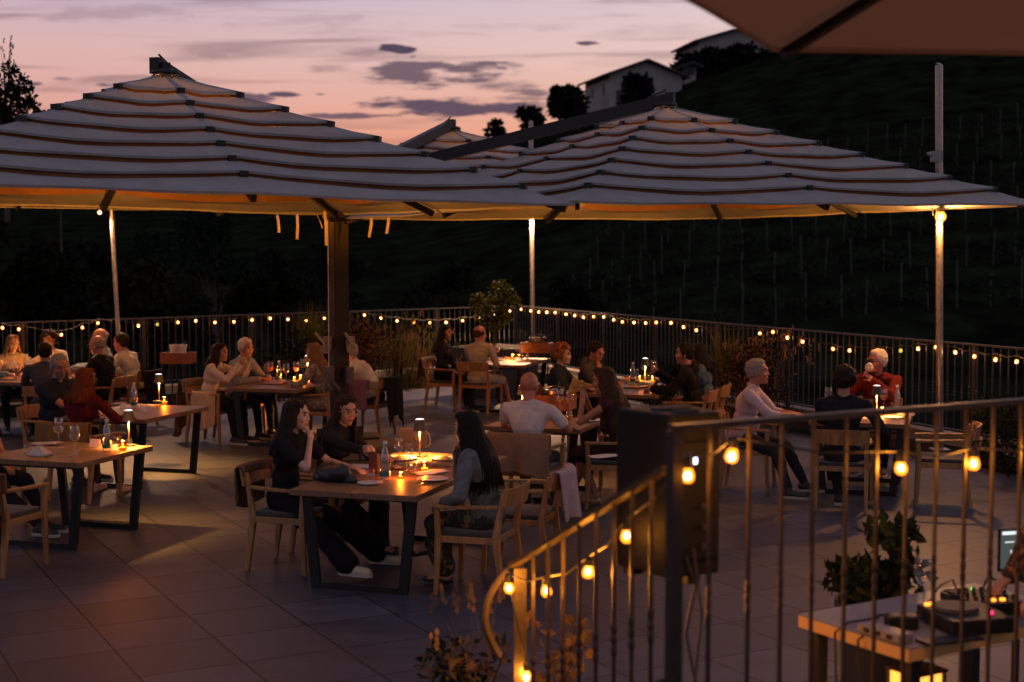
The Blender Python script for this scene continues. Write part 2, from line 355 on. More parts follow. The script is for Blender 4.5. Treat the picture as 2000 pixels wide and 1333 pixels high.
# ------------------------------------------------------------------ far railing with its balusters
def railing(a, d, L, label, ztop=1.44, zbot=.44, step=.12, maxn=100):
    root = thing('railing', label, 'railing', (a.x, a.y, 0), math.atan2(d.y, d.x))
    MB().beam((0, 0, ztop), (L, 0, ztop), .045, .02).build('top_rail', M_STEEL, root)
    MB().beam((0, 0, zbot), (L, 0, zbot), .04, .012).build('bottom_rail', M_STEEL, root)
    npost = int(L / 1.75)
    pm = MB().box((0, 0, (ztop + .02) / 2), (.05, .03, ztop - .02)); po = None
    for i in range(npost + 1):
        if po is None: po = pm.build('post', M_STEEL, root); me_p = po.data
        else:
            po = bpy.data.objects.new('post', me_p); col.objects.link(po); po.parent = root
        po.location = (L * i / npost + .003, 0, 0)
    bmesh_ = MB().box((0, 0, (ztop + zbot) / 2), (.014, .014, ztop - zbot - .03))
    for dz in (-.06, -.02, .02, .06): bmesh_.ell((0, 0, zbot + .46 + dz), (.016, .016, .012), seg=8, rings=5)
    me_b = None; n = int(L / step); rest = MB()
    for i in range(n):
        x = (i + .5) * L / n
        if abs((x / (L / npost)) - round(x / (L / npost))) * (L / npost) < .035: continue
        if i < maxn + 4:
            if me_b is None: o = bmesh_.build('baluster', M_STEEL, root); me_b = o.data
            else: o = bpy.data.objects.new('baluster', me_b); col.objects.link(o); o.parent = root
            o.location = (x, 0, 0)
        else: rest.box((x, 0, (ztop + zbot) / 2), (.014, .014, ztop - zbot - .03))
    if rest.v: tag(rest.build('balusters', M_STEEL, root), kind='stuff')
    return root
railing(RC, dl, 11.6, 'long iron balustrade across the far left side of the terrace behind the parasol post')
railing(RC, dr, 19.5, 'long iron balustrade down the right side behind the man in red blazer')

# ------------------------------------------------------------------ festoon lights
M_FIL = mat('bulb_filament', (1, .7, .3), .3, emit=(1, .46, .13), es=80)
def envmat(name, c, s, a):
    m = bpy.data.materials.new(name); m.use_nodes = True; t = m.node_tree; t.nodes.clear()
    o = t.nodes.new('ShaderNodeOutputMaterial'); tr = t.nodes.new('ShaderNodeBsdfTransparent'); e = t.nodes.new('ShaderNodeEmission'); e.inputs[0].default_value = (*c, 1); e.inputs[1].default_value = s
    mx = t.nodes.new('ShaderNodeMixShader'); mx.inputs[0].default_value = a; t.links.new(tr.outputs[0], mx.inputs[1]); t.links.new(e.outputs[0], mx.inputs[2]); t.links.new(mx.outputs[0], o.inputs[0]); return m
M_BULB = envmat('glowing_bulb', (1, .22, .012), 4.2, .5)
M_CABLE = mat('cable_rubber', (.02, .018, .016), .6)
def bulb_mesh(s=1.0):
    b = MB(); b.lathe([(.0001, -.052 * s), (.014 * s, -.050 * s), (.022 * s, -.040 * s), (.0235 * s, -.028 * s), (.019 * s, -.012 * s), (.012 * s, 0)], seg=12); return b.mesh('bulb')
ME_BULB = bulb_mesh(); ME_BULB.materials.append(M_BULB); ME_BULB.polygons.foreach_set('use_smooth', [True] * len(ME_BULB.polygons))
ME_FIL = MB().ell((0, 0, -.030), (.0112, .0112, .0135), seg=10, rings=8).mesh('filament'); ME_FIL.materials.append(M_FIL)
ME_SOCK = MB().lathe([(.013, -.004), (.016, 0), (.016, .03), (.006, .045)], seg=8, closed=True).mesh('socket'); ME_SOCK.materials.append(M_CABLE)
M_OFF = mat('dim_bulb', (.5, .45, .1), .3, emit=(.7, .6, .1), es=.6)
def festoon(label, pts, sc=1.0, dim=(), power=0):
    root = thing('string_lights', label, 'string lights', tuple(pts[0])); o0 = Vector(pts[0]); path = []
    for i, p in enumerate(pts):
        p = Vector(p); path.append(p + Vector((0, 0, .04)) - o0)
        if i < len(pts) - 1:
            q = Vector(pts[i + 1]); path.append((p + q) / 2 + Vector((0, 0, .04 - .03)) - o0)
    MB().tube(path, .0045, 5).build('cable', M_CABLE, root)
    for i, p in enumerate(pts):
        sk = bpy.data.objects.new('socket', ME_SOCK); col.objects.link(sk); sk.parent = root; sk.location = Vector(p) - o0
        b = bpy.data.objects.new('bulb', ME_BULB); col.objects.link(b); b.parent = root; b.location = Vector(p) - o0; b.scale = (sc,) * 3
        b.rotation_euler = (random.uniform(-.3, .3), random.uniform(-.3, .3), 0)
        if i not in dim:
            f = bpy.data.objects.new('filament', ME_FIL); col.objects.link(f); f.parent = b; f.scale = (random.uniform(.8, 1.08),) * 3
        if i in dim:
            b.data = ME_BULB.copy(); b.data.materials[0] = M_OFF
    return root
def onplane(px, py, a, n, off=.0):
    "survey point on the vertical plane through a with normal n"
    p1 = PD(px, py, 10.0); o_ = Vector((0, 0, EYE)); d = p1 - o_
    t = (a + n * off - o_).dot(n) / d.dot(n); return o_ + d * t
LB = [(4,640),(37,643),(120,654),(160,640),(192,631),(231,632),(270,636),(308,634),(347,630),(383,627),(420,630),(456,629),(493,625),(528,622),(563,624),(598,627),(634,622),(711,616),(743,622),(776,627),(809,630),(840,631),(872,630),(904,627),(935,622),(966,616),(995,608),(1017,605)]
RB = [(1036,608),(1053,610),(1068,610),(1085,611),(1105,614),(1122,617),(1139,620),(1159,619),(1179,619),(1199,625),(1216,629),(1239,630),(1261,631),(1282,630),(1310,631),(1334,639),(1359,645),(1485,651),(1509,648),(1537,659),(1568,667),(1626,681),(1660,684),(1725,686),(1759,684),(1793,680),(1829,677),(1865,687),(1904,695),(1945,701),(1987,705),(2025,712)]
pts = [onplane(x, y - 3, RC, nl, .05) for x, y in LB]
festoon('string of small warm bulbs hung along the far left balustrade', pts, dim=(7,))
pts = [onplane(x, y - 3, RC, nr, .05) for x, y in RB]
festoon('string of small warm bulbs hung along the right hand balustrade', pts, dim=(24,))

# ------------------------------------------------------------------ lamp poles
M_LAMP = mat('lit_globe', (1, .8, .5), .3, emit=(1, .46, .12), es=9)
M_LAMPS = mat('small_lit_globe', (1, .8, .7), .3, emit=(1, .55, .38), es=1.6)
M_LAMPD = mat('lamp_casing', (.05, .05, .05), .5)
def pole(base, top, label, rp=.045, lampz=2.9, lp=300, side=(-.02, -.16), extra=False, gl=.055):
    base = Vector(base); top = Vector(top); root = thing('lamp_pole', label, 'lamp pole', tuple(base)); d = top - base
    m = MB(); m.tube([(0, 0, 0), tuple(d)], rp, 16); o = m.build('pole', M_GALV, root, smooth=True)
    # slanted cut top
    MB().tube([tuple(d + Vector((0, 0, -.001))), tuple(d + Vector((.01, 0, .02)))], [rp * 1.02, rp * .6], 16).build('pole_cap', M_GALV, root)
    MB().box((0, 0, .01), (.2, .2, .02)).build('base_plate', M_GALV, root, bevel=.003)
    f = (lampz - base.z) / d.z; c = d * f + Vector((side[0], side[1], 0))
    MB().beam(tuple(d * (f + .03)), tuple(c + Vector((0, 0, .1))), .02, .02).build('lamp_arm', M_LAMPD, root)
    ho = MB().lathe([(.02, .06), (.045, .055), (.045, .1), (.012, .12)], tuple(c), closed=True).build('lamp_holder', M_LAMPD, root, smooth=True)
    MB().ell((0, 0, 0), gl, seg=16, rings=12).build('globe', M_BULB if extra else M_LAMPS, ho, smooth='all', loc=c)
    if extra: MB().ell((0, 0, 0), gl * .62, seg=14, rings=10).build('filament', M_LAMP, ho, smooth='all', loc=c)
    l_ = lamp('lamp_light', tuple(c + Vector((0, -.0, -gl - .03))), lp, (1, .40, .10) if extra else (1, .54, .27), .09, root)
    if not extra: l_.data.type = 'SPOT'; l_.data.spot_size = R(150); l_.data.spot_blend = .4
    if extra:
        MB().box((-.10, 0, 3.57 - base.z + .0), (.12, .09, .12)).cap((-.2, -.02, 3.60 - base.z), (-.11, 0, 3.58 - base.z), .02, .045).build('junction_box', mat('grey_plastic', (.2, .2, .2), .5), root, smooth=True)
        MB().tube([(-.14, 0, 3.08 - base.z), (-.06, -.05, 3.14 - base.z), (.07, -.05, 3.14 - base.z), (.1, 0, 3.12 - base.z)], .008).tube([(-.14, 0, 3.08 - base.z), (-.13, 0, 2.9 - base.z)], .006).build('wire_tie', M_CABLE, root)
    return root
b = onplane(236, 690, RC, nl, .12); b.z = .2; t = PD(219, 395, b.y); 
pole(b, PD(212, 300, b.y), 'leaning slim metal light pole at the far left balustrade', .035, 3.08, 300, (-.15, -.12), gl=.035)
b = inter(.05, .35); b.z = .2; bb = PD(1041, 600, b.y)
pole(Vector((bb.x, bb.y, .2)), PD(1037, 238, b.y), 'slim metal light pole standing in the far corner of the terrace', .045, 3.2, 1100, (0, -.14), gl=.04)
b = onplane(1837, 800, RC, nr, .14); b.z = .2
pole(b, PD(1834, 128, b.y), 'tall metal light pole with a big glowing globe at the right balustrade', .042, 2.885, 170, (-.02, -.12), True, .062)

# ------------------------------------------------------------------ four canopy parasol
def canopy_meshes(S, z0, z1, nseg=8, poly=None, ntier=8, lift=.040):
    "returns the outer canvas and the lining risers, centre at the origin"
    if poly is None:
        h = S / 2; ring = [Vector((h, -h, 0)), Vector((h, 0, 0)), Vector((h, h, 0)), Vector((0, h, 0)), Vector((-h, h, 0)), Vector((-h, 0, 0)), Vector((-h, -h, 0)), Vector((0, -h, 0))]
    else: ring = poly
    tk = [.03] + [.195 + .115 * k for k in range(ntier)]
    K = len(ring)
    def loop(t, z, sag=0.0, tin=0.0):
        L = []
        for i in range(K):
            a, b = ring[i], ring[(i + 1) % K]
            for j in range(nseg):
                s = j / nseg; p = a.lerp(b, s); e = 4 * s * (1 - s)
                q = p * (t * (1 - tin * e)); L.append((q.x, q.y, z - sag * e + (.007 * math.sin(13.7 * i + 5.1 * j + 31 * t) * e)))
        return L
    line = lambda t: z0 + (z1 - z0) * t
    A = MB(); B = MB(); n = K * nseg; q4 = lambda: [(k, (k + 1) % n, n + (k + 1) % n, n + k) for k in range(n)]
    for k in range(ntier):
        last = k == ntier - 1; t0, t1 = tk[k], tk[k + 1]; l1 = 0 if last else lift
        sg = .012 if last else .02 + .03 * t1
        r0 = loop(t0, line(t0) + .0, .02 + .05 * t0, .01); r1 = loop((t0 + t1) / 2, (line(t0) + line(t1) + l1) / 2 - .006, sg, .012); r2 = loop(t1 + .006, line(t1) + l1, sg, .018)
        r3 = loop(t1 + .006, line(t1) + l1 - .02, sg, .02)
        A.add(r0 + r1, q4()); A.add(r1 + r2, q4()); A.add(r2 + r3, q4())
        if not last: B.add(loop(t1 - .012, line(t1) + l1 + .01, sg, .02) + loop(t1 - .006, line(t1), .02 + .05 * t1, .01), q4())
    A.add(loop(.012, line(.03) + .05) + loop(.04, line(.03) - .0), q4())
    return A, B, ring, line, tk
def ribs(ring, line, tk, parent, drop=.05, w=.045):
    for i, r in enumerate(ring):
        rb = MB(); e = r * .985; i0 = r * .03
        rb.beam((i0.x, i0.y, line(.03) - .08), (e.x, e.y, line(1) - drop), w, .06); o = rb.build('rib', M_BLACK, parent)
        rh = r.normalized()
        for t in tk[1:-1]:
            c = MB(); p = r * t; c.beam((p.x - rh.x * .07, p.y - rh.y * .07, line(t) + .018), (p.x + rh.x * .035, p.y + rh.y * .035, line(t) + .012), .07, .05)
            c.build('tier_clip', M_BLACK, o)
PC = Vector((-2.125, 17.47, 0)); AA = 2.90; SS = 5.665; ZR = 2.95; ZA = 4.15
um = thing('cantilever_parasol', 'huge parasol with one square post carrying four tiered off-white canopies over the diners', 'parasol', tuple(PC), TH)
bs = MB()
for sx in (-1, 1):
    for sy in (-1, 1): bs.box((sx * .34, sy * .34, .075), (.66, .66, .15))
bs.build('ballast_slab', M_AGG, um, bevel=.012)
MB().box((0, 0, .165), (1.0, .12, .025)).box((0, 0, .166), (.12, 1.0, .022)).beam((.1, 0, .18), (.3, 0, .18), .02, .03).build('base_cross', M_BLACK, um)
pst = MB().box((0, 0, 1.75), (.19, .19, 3.2)).build('post', M_POST, um, bevel=.012)
MB().box((0, 0, .2), (.34, .34, .03)).box((.2, 0, .26), (.2, .02, .12)).box((-.2, 0, .26), (.2, .02, .12)).build('foot_bracket', M_BLACK, um)
MB().box((0, 0, 3.30), (.34, .34, .26)).lathe([(.16, 2.86), (.2, 2.9), (.2, 3.0), (.16, 3.02)], closed=True).build('arm_hub', M_BLACK, um)
M_CRANK = mat('crank_white', (.25, .21, .16), .45, 0, .15, 20)
for (sx, rz) in ((-1, 0), (1, 1)):
    ca, sa = math.cos(-TH), math.sin(-TH)
    def W2L(x, y, z): return (x * ca - y * sa, x * sa + y * ca, z)
    k = MB(); k.tube([W2L(sx * .16, -.08, 1.30), W2L(sx * .16, -.12, 1.30)], .06, 16); k.beam(W2L(sx * .16, -.11, 1.36), W2L(sx * .27 if sx < 0 else .09, -.16, 1.50), .035, .03); k.box(W2L(sx * .14, -.06, 1.38), (.1, .06, .14))
    k.build('crank', M_CRANK, um, smooth=True)
    k = MB(); k.tube([W2L(sx * .15, -.09, .98), W2L(sx * .15, -.2, .98)], .05, 14); k.box(W2L(sx * .12, -.08, .98), (.1, .12, .2)); k.tube([W2L(sx * .05 - .1, -.2, .9), W2L(sx * .05 - .02, -.22, .8)], .02)
    k.build('winch', mat('winch_grey', (.09, .085, .08), .4, .3), um, smooth=True)
MB().tube([W2L(-.115, -.13, 3.1), W2L(-.112, -.13, 2.0), W2L(-.115, -.13, 1.0)], .006, 6).build('lifting_rope', mat('rope', (.6, .55, .48), .9), um)
A_, B_, ring, line, tk = canopy_meshes(SS, ZA, ZR)
for (sx, sy) in ((-1, -1), (1, -1), (1, 1), (-1, 1)):
    c = A_.build('canopy', M_CANOPY, um, smooth='all'); c.location = (sx * AA, sy * AA, 0)
    yl = Vector((math.sin(TH), math.cos(TH), 0)); c.rotation_mode = 'QUATERNION'
    tl = {(-1, -1): 1.1, (1, -1): -.75}.get((sx, sy), 0); dz = {(-1, -1): .03, (1, 1): .17, (-1, 1): .2}.get((sx, sy), 0); c.location.z = dz if (sx, sy) != (-1, 1) else .79; c.scale.z = 1 if (sx, sy) != (-1, 1) else .8; dz = -.04 if (sx, sy) == (-1, 1) else dz; c.rotation_quaternion = Matrix.Rotation(R(tl), 3, yl).to_quaternion()
    up = MB().lathe([(.0001, 0), (.20, .012), (.38, .05), (.375, .055), (.19, .022), (.0001, .012)], (0, 0, 3.03), 20).tube([(0, 0, 3.04), (0, 0, ZA - .05)], .012, 6).build('canopy_uplight', M_BLACK, c)
    lamp('uplight_glow', (.06, 0, 3.13), 440, (1, .33, .035), .04, up)
    me = c.data
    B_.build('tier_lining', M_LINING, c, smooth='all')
    ribs(ring, line, tk, c)
    MB().box((0, 0, ZA - .06), (.08, .08, .30)).lathe([(.10, ZA - .02), (.14, ZA - .01), (.13, ZA + .015), (.05, ZA + .04)]).build('mast', M_BLACK, c)
    dd = Vector((sx, sy, 0)).normalized(); a = dd * .1; b = Vector((sx * AA, sy * AA, 0)) + dd * -.04
    ar = MB(); ar.beam((a.x, a.y, 3.36), (b.x, b.y, ZA + dz + .055), .10, .13); ar.box((sx * AA, sy * AA, ZA + dz + .06), (.10, .10, .15), PI / 4); ar.tube([(b.x, b.y, ZA + dz + .17), (b.x - dd.x * .22, b.y - dd.y * .22, ZA + dz + .08)], .010)
    ar.build('arm', M_BLACK, um)
    # hanging tie straps under the rim nearest the post
for (px, y0, y1, D, lean) in ((540, 420, 455, 17.2, 5), (580, 418, 468, 17.2, 0), (616, 420, 447, 17.3, 14), (634, 418, 480, 17.1, 3), (716, 418, 425, 17.2, 0), (726, 420, 464, 17.2, -5), (759, 420, 457, 17.2, -4)):
    a = PD(px, y0 - 6, D); b = PD(px + lean, y1, D); a2 = um.matrix_world
    Minv = Matrix.Rotation(-TH, 3, 'Z')
    a = Minv @ (a - PC); b = Minv @ (b - PC); mid = (a + b) / 2 + Vector((.01, 0, 0))
    MB().beam(a, mid, .034, .004).beam(mid, b, .034, .004).build('tie_strap', mat('strap_cream', (.66, .5, .30), .9), um)

# ------------------------------------------------------------------ near hexagonal parasol over the upper terrace
ctr = Vector((2.20, 3.95, 0)); cor = PD(1508, 92, 5.56); rad = (Vector((cor.x, cor.y, 0)) - ctr).length; a0 = math.atan2(cor.y - ctr.y, cor.x - ctr.x)
poly = [Vector((rad * math.cos(a0 + i * PI / 3), rad * math.sin(a0 + i * PI / 3), 0)) for i in range(6)]
nu = thing('parasol', 'orange underside of a near parasol in the upper right corner of the picture', 'parasol', tuple(ctr))
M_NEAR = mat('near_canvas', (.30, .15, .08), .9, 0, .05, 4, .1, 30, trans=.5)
A2, B2, r2, l2, t2 = canopy_meshes(0, 4.0, cor.z, 6, poly, 1); 
t2 = [.03, 1.0]
A3 = MB(); lo = lambda t, z: [tuple((poly[i].lerp(poly[(i + 1) % 6], j / 6) * t * (1 - .012 * 4 * (j / 6) * (1 - j / 6))) + Vector((0, 0, z))) for i in range(6) for j in range(6)]
rr = [lo(.01, 4.0), lo(.5, (4.0 + cor.z) / 2 - .03), lo(1.0, cor.z), lo(1.0, cor.z - .02)]
for u_, w_ in zip(rr, rr[1:]): A3.add(u_ + w_, [(k, (k + 1) % 36, 36 + (k + 1) % 36, 36 + k) for k in range(36)])
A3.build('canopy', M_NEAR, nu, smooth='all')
for p in poly: MB().beam((p.x * .03, p.y * .03, 3.93), (p.x * .97, p.y * .97, cor.z - .035), .035, .035).build('rib', M_BLACK, nu)
MB().tube([(0, 0, .87), (0, 0, 4.05)], .03, 12).build('pole', M_STEEL, nu, smooth=True)
MB().lathe([(.35, .85), (.35, .9), (.05, .93)], closed=True).build('base', M_STEEL, nu)
# upper terrace the viewer stands on, and steps down
up = MB(); up.box((2.2, -.2, .42), (8.4, 9.4, .84)); tag(up.build('upper_terrace', M_CONC), kind='structure')

# ================================================================== furniture builders
SV = Vector((math.cos(R(18)), -math.sin(R(18)), 0)); LV = Vector((math.sin(R(18)), math.cos(R(18)), 0)); HS = -18.0; HL = 72.0
M_STEELB = mat('table_leg_steel', (.012, .011, .011), .42, .3, .2, 20)
M_SEAT = mat('seat_fabric', (.035, .031, .03), .85, 0, .15, 60, .3, 120, sheen=.2)
class Table:
    def __init__(s, nr, L, label, W=1.0, zt=.75):
        s.nr = P(nr[0], nr[1], zt); s.W = W; s.L = L; s.c = s.nr - SV * W / 2 + LV * L / 2; s.c.z = 0; s.zt = zt
        root = thing('dining_table', label, 'table', tuple(s.c), R(-18), 'wooden dining tables on black steel legs')
        for sx in (-1, 1):
            MB().box((sx * (W / 4 + .0012), 0, zt - .0225), (W / 2 - .0024, L, .045)).build('tabletop_board', M_TOP, root, bevel=.004)
        for sy in (-1, 1):
            y = sy * (L / 2 - (.10 if L < 1.6 else .13)); w1, w2 = W / 2 - .08, W / 2 - .15
            m = MB(); m.beam((-w1, y, zt - .05), (-w2, y, .03), .075, .035, up=(0, 1, 0)); m.beam((w1, y, zt - .05), (w2, y, .03), .075, .035, up=(0, 1, 0))
            m.beam((-w2 - .035, y, .022), (w2 + .035, y, .022), .037, .044); m.beam((-w1 - .03, y, zt - .06), (w1 + .03, y, zt - .06), .05, .02)
            m.build('leg_frame', M_STEELB, root)
    def w(s, a, b, z=0): p = s.c + SV * a + LV * b; return Vector((p.x, p.y, z))

def make_chair(oak):
    root = thing('chair', '', 'chair')
    def leg(x, pts, w0=.03, w1=.042, w2=.036):
        m = MB(); (a, b, c) = pts
        m.beam(a, b, w0, w0 + .004, w1, w1 + .006); m.beam(b, c, w1, w1 + .006, w2, w2)
        return m.build('leg', oak, root, bevel=.006)
    for s in (-1, 1):
        leg(s, [(s * .235, -.275, 0), (s * .235, -.215, .43), (s * .228, -.275, .775)], .03, .046, .03)
        leg(s, [(s * .262, .235, 0), (s * .258, .215, .43), (s * .262, .225, .635)], .028, .042, .036)
        a = MB(); P0 = [(s * .262, .255, .65), (s * .27, .1, .655), (s * .262, -.08, .66), (s * .238, -.235, .665)]
        for u, v in zip(P0, P0[1:]): a.beam(u, v, .05, .024)
        a.build('armrest', oak, root, bevel=.006)
    m = MB()
    for s in (-1, 1): m.beam((s * .238, -.2, .415), (s * .25, .2, .415), .025, .05)
    m.beam((-.24, -.21, .415), (.24, -.21, .415), .025, .05); m.beam((-.25, .21, .415), (.25, .21, .415), .025, .05)
    m.build('seat_frame', oak, root, bevel=.004)
    MB().box((0, 0, .457), (.475, .43, .04)).build('seat', M_SEAT, root, bevel=.014, smooth=True)
    # curved back board
    n = 10; V = []
    for i in range(n + 1):
        t = i / n * 2 - 1; x = t * .262; y = -.285 - .055 * (1 - t * t); hh = .065 + .008 * (1 - t * t)
        for (dy, dz) in ((-.011, -hh), (.011, -hh), (.004, hh), (-.018, hh)): V.append((x, y + dy - .02 * (dz > 0), .735 + dz))
    F = [(i * 4 + k, i * 4 + (k + 1) % 4, i * 4 + 4 + (k + 1) % 4, i * 4 + 4 + k) for i in range(n) for k in range(4)] + [(3, 2, 1, 0), (n * 4, n * 4 + 1, n * 4 + 2, n * 4 + 3)]
    MB().add(V, F).build('backrest', oak, root, smooth=True)
    return root
CH0 = make_chair(M_OAK); _ch = [0]
def chair(p, h, label):
    "p floor centre, h heading of the sitter in degrees"
    if _ch[0] == 0: c = CH0
    else: c = copy_thing(CH0, (p[0], p[1], 0))
    _ch[0] += 1; c.location = (p[0], p[1], 0); c.rotation_euler = (0, 0, R(h - 90)); c['label'] = label; c['group'] = 'oak armchairs at the dining tables'
    return c

def wav(V, amp, k=(30, 9, 6), seed=0):
    r = np.random.default_rng(seed); d = np.zeros(len(V))
    for i in range(5):
        q = r.normal(size=3) * np.array(k); d += np.abs(np.sin(V @ q + r.uniform(0, 6))) / (i * .3 + 1)
    return (d - d.mean()) * amp
def drape(p, h, label, m, cat='throw', name='throw', w=.56, x0=None, back=.42, front=.12, flare=.04, top=.80, seed=1, ybias=-.33, z_uneven=.05, group=None, thick=.012):
    "cloth hung over the backrest of the chair at p/h; back = length hanging behind"
    nx, ns = 26, 34; S = back + front + .06; V = []; r = np.random.default_rng(seed); ph = r.uniform(0, 6, 4)
    for j in range(ns + 1):
        s = S * j / ns
        for i in range(nx + 1):
            t = i / nx * 2 - 1; b = back + z_uneven * math.sin(2 * t + ph[0])
            yb = ybias - .055 * (1 - t * t)
            if s < back: z = top - (back - s) * (b / back); y = yb - .034 - flare * (back - s) / back; u = (back - s) / back
            elif s < back + .06: q = (s - back) / .06 * PI; z = top + .016 * math.sin(q); y = yb - .034 * math.cos(q) + .004; u = 0
            else: z = top - (s - back - .06); y = yb + .038 + .1 * (s - back - .06); u = (s - back - .06) / max(front, .01) * .5
            fold = u * (.022 * math.sin(t * 7 + ph[1]) + .012 * math.sin(t * 15 + ph[2] + z * 3))
            V.append((t * (w / 2) * (1 + .03 * math.sin(6 * s + ph[3]) - .06 * u), y - fold * (1 if s < back else -.6), z))
    F = [(j * (nx + 1) + i, j * (nx + 1) + i + 1, (j + 1) * (nx + 1) + i + 1, (j + 1) * (nx + 1) + i) for j in range(ns) for i in range(nx)]
    o = MB().add(V, F).build(name, m, smooth='all', solid=thick); o.location = (p[0], p[1], 0); o.rotation_euler = (0, 0, R(h - 90))
    return tag(o, label, cat, group)

# ------------------------------------------------------------------ table ware
M_GLASS = glassmat('clear_glass', op=.14); M_GLASS2 = glassmat('bottle_glass', (.93, .97, .95), .2)
M_WINEY = glassmat('pale_wine', (.95, .75, .35), .10); M_APER = mat('orange_spritz', (.95, .25, .03), .2, emit=(1, .22, .02), es=.0, trans=.5)
M_WATER = glassmat('still_water', (.96, .97, 1), .08)
M_SHADE = mat('lamp_shade', (.05, .046, .042), .55, .3); M_STEM = mat('lamp_stem', (.55, .45, .35), .3, .8)
M_RING = mat('lamp_top_glow', (1, .7, .8), .4, emit=(1, .62, .72), es=2.2); M_RINGG = mat('lamp_top_glow_green', (.8, 1, .8), .4, emit=(.8, 1, .72), es=2.2)
M_LED = mat('lamp_led', (1, .8, .5), .4, emit=(1, .62, .28), es=12)
M_AMBER = glassmat('amber_glass', (1, .50, .12), .16); M_FLAME = mat('candle_flame', (1, .7, .3), .4, emit=(1, .5, .10), es=14); M_WAX = mat('wax', (.8, .6, .35), .5, emit=(1, .4, .06), es=.5)
M_PLATE = mat('dark_plate', (.06, .055, .055), .35); M_PLW = mat('pale_plate', (.5, .46, .44), .3); M_FOOD = mat('food', (.35, .12, .03), .7, 0, c2=(.5, .3, .08), vscale=50, bump=.6, bscale=80)
M_TRAY = mat('serving_board', (.20, .14, .1), .6, 0, .2, 20)
M_LABEL = mat('bottle_label', (.03, .12, .10), .6); M_CARD = mat('paper_card', (.7, .62, .5), .8)
def _lathe_thing(name, parts):
    root = bpy.data.objects.new(name, None); col.objects.link(root); root.empty_display_size = .05
    for nm, prof, m, seg in parts: MB().lathe(prof, seg=seg).build(nm, m, root, smooth='all')
    return root
PROTO = {}
def _wine(fill=None):
    p = [('bowl', [(.003, .105), (.022, .112), (.037, .135), (.041, .16), (.036, .20), (.031, .225)], M_GLASS, 18), ('stem', [(.0001, .105), (.0045, .1), (.0035, .05), (.006, .01), (.036, .003), (.0365, 0)], M_GLASS, 12)]
    if fill: p.append(('drink', [(.0001, .112), (.02, .114), (.034, .137), (.0375, .158), (.0001, .159)], fill, 16))
    return p
def _tumbler(fill=None):
    p = [('body', [(.0001, .004), (.03, .004), (.036, .03), (.037, .06), (.034, .085)], M_GLASS, 16)]
    if fill: p.append(('drink', [(.0001, .01), (.029, .01), (.034, .04), (.0001, .041)], fill, 14))
    return p
_DEF = {
 'wine': ('wine_glass', 'wine glass', _wine()), 'wineY': ('wine_glass', 'wine glass', _wine(M_WINEY)), 'spritz': ('cocktail_glass', 'cocktail', _wine(M_APER)),
 'tumbler': ('water_glass', 'water glass', _tumbler()), 'tumblerW': ('water_glass', 'water glass', _tumbler(M_WATER)), 'tumblerY': ('tumbler', 'tumbler', _tumbler(M_WINEY)),
 'bottle': ('water_bottle', 'water bottle', [('body', [(.0001, 0), (.038, .002), (.0395, .02), (.039, .14), (.034, .18), (.019, .225), (.0145, .26), (.0145, .275)], M_GLASS2, 18), ('label', [(.0402, .03), (.0402, .062)], M_LABEL, 18), ('water', [(.0001, .01), (.036, .012), (.036, .12), (.0001, .12)], M_WATER, 16), ('cap', [(.016, .262), (.0165, .285), (.0001, .287)], mat('cap_white', (.5, .5, .48), .4), 12)]),
 'wbottle': ('wine_bottle', 'wine bottle', [('body', [(.0001, 0), (.038, .002), (.038, .19), (.03, .215), (.0145, .235), (.0145, .31), (.0001, .311)], mat('dark_bottle', (.01, .014, .008), .08, spec=.8), 18), ('label', [(.0388, .05), (.0388, .14)], mat('cream_label', (.5, .4, .25), .7), 18)]),
 'plate': ('plate', 'plate', [('dish', [(.0001, .006), (.08, .006), (.13, .016), (.132, .012), (.08, 0), (.0001, 0)], M_PLATE, 24), ('meal', [(.0001, .04), (.03, .036), (.06, .02), (.075, .006)], M_FOOD, 10)]),
 'plateW': ('plate', 'plate', [('dish', [(.0001, .006), (.08, .006), (.13, .018), (.132, .014), (.08, 0), (.0001, 0)], M_PLW, 24), ('meal', [(.0001, .038), (.03, .034), (.06, .02), (.075, .006)], M_FOOD, 10)]),
 'plateE': ('plate', 'plate', [('dish', [(.0001, .006), (.075, .006), (.12, .016), (.122, .012), (.075, 0), (.0001, 0)], M_PLW, 24)]),
}
_used = set()
def ware(kind, px, py, label, zt=.75, sc=1.0, rz=0, group=None, h=None):
    nm, cat, parts = _DEF[kind]
    if kind not in PROTO: PROTO[kind] = _lathe_thing(nm, parts); o = PROTO[kind]
    else: o = copy_thing(PROTO[kind], (0, 0, 0))
    o.location = P(px, py, zt + .001); o.rotation_euler = (0, 0, rz + random.uniform(0, 6)); o.scale = (sc,) * 3
    return tag(o, label, cat, group)
_candle = []
def candle(px, py, label, zt=.75, power=.8, sc=1.0):
    if not _candle:
        root = bpy.data.objects.new('candle_holder', None); col.objects.link(root)
        n = 20; V = []
        for z in (0.002, .085):
            for k in range(n * 2): t = PI * k / n; r = .0365 + (.002 if k % 2 else 0); V.append((r * math.cos(t), r * math.sin(t), z))
        MB().add(V, [(k, (k + 1) % (2 * n), 2 * n + (k + 1) % (2 * n), 2 * n + k) for k in range(2 * n)]).build('jar', M_AMBER, root, smooth='all')
        MB().lathe([(.0001, .003), (.028, .003), (.028, .03), (.0001, .03)], seg=14).build('wax', M_WAX, root)
        MB().lathe([(.0001, .034), (.006, .042), (.004, .052), (.0001, .062)], seg=8).build('flame', M_FLAME, root, smooth='all'); _candle.append(root); o = root
    else: o = copy_thing(_candle[0], (0, 0, 0))
    o.location = P(px, py, zt + .001); tag(o, label, 'candle', 'amber candle jars on the tables'); o.scale = (sc,) * 3
    l = lamp('candle_light', (0, 0, .075), power * 2.4, (1, .38, .06), .012, o)
    return o
_tl = []
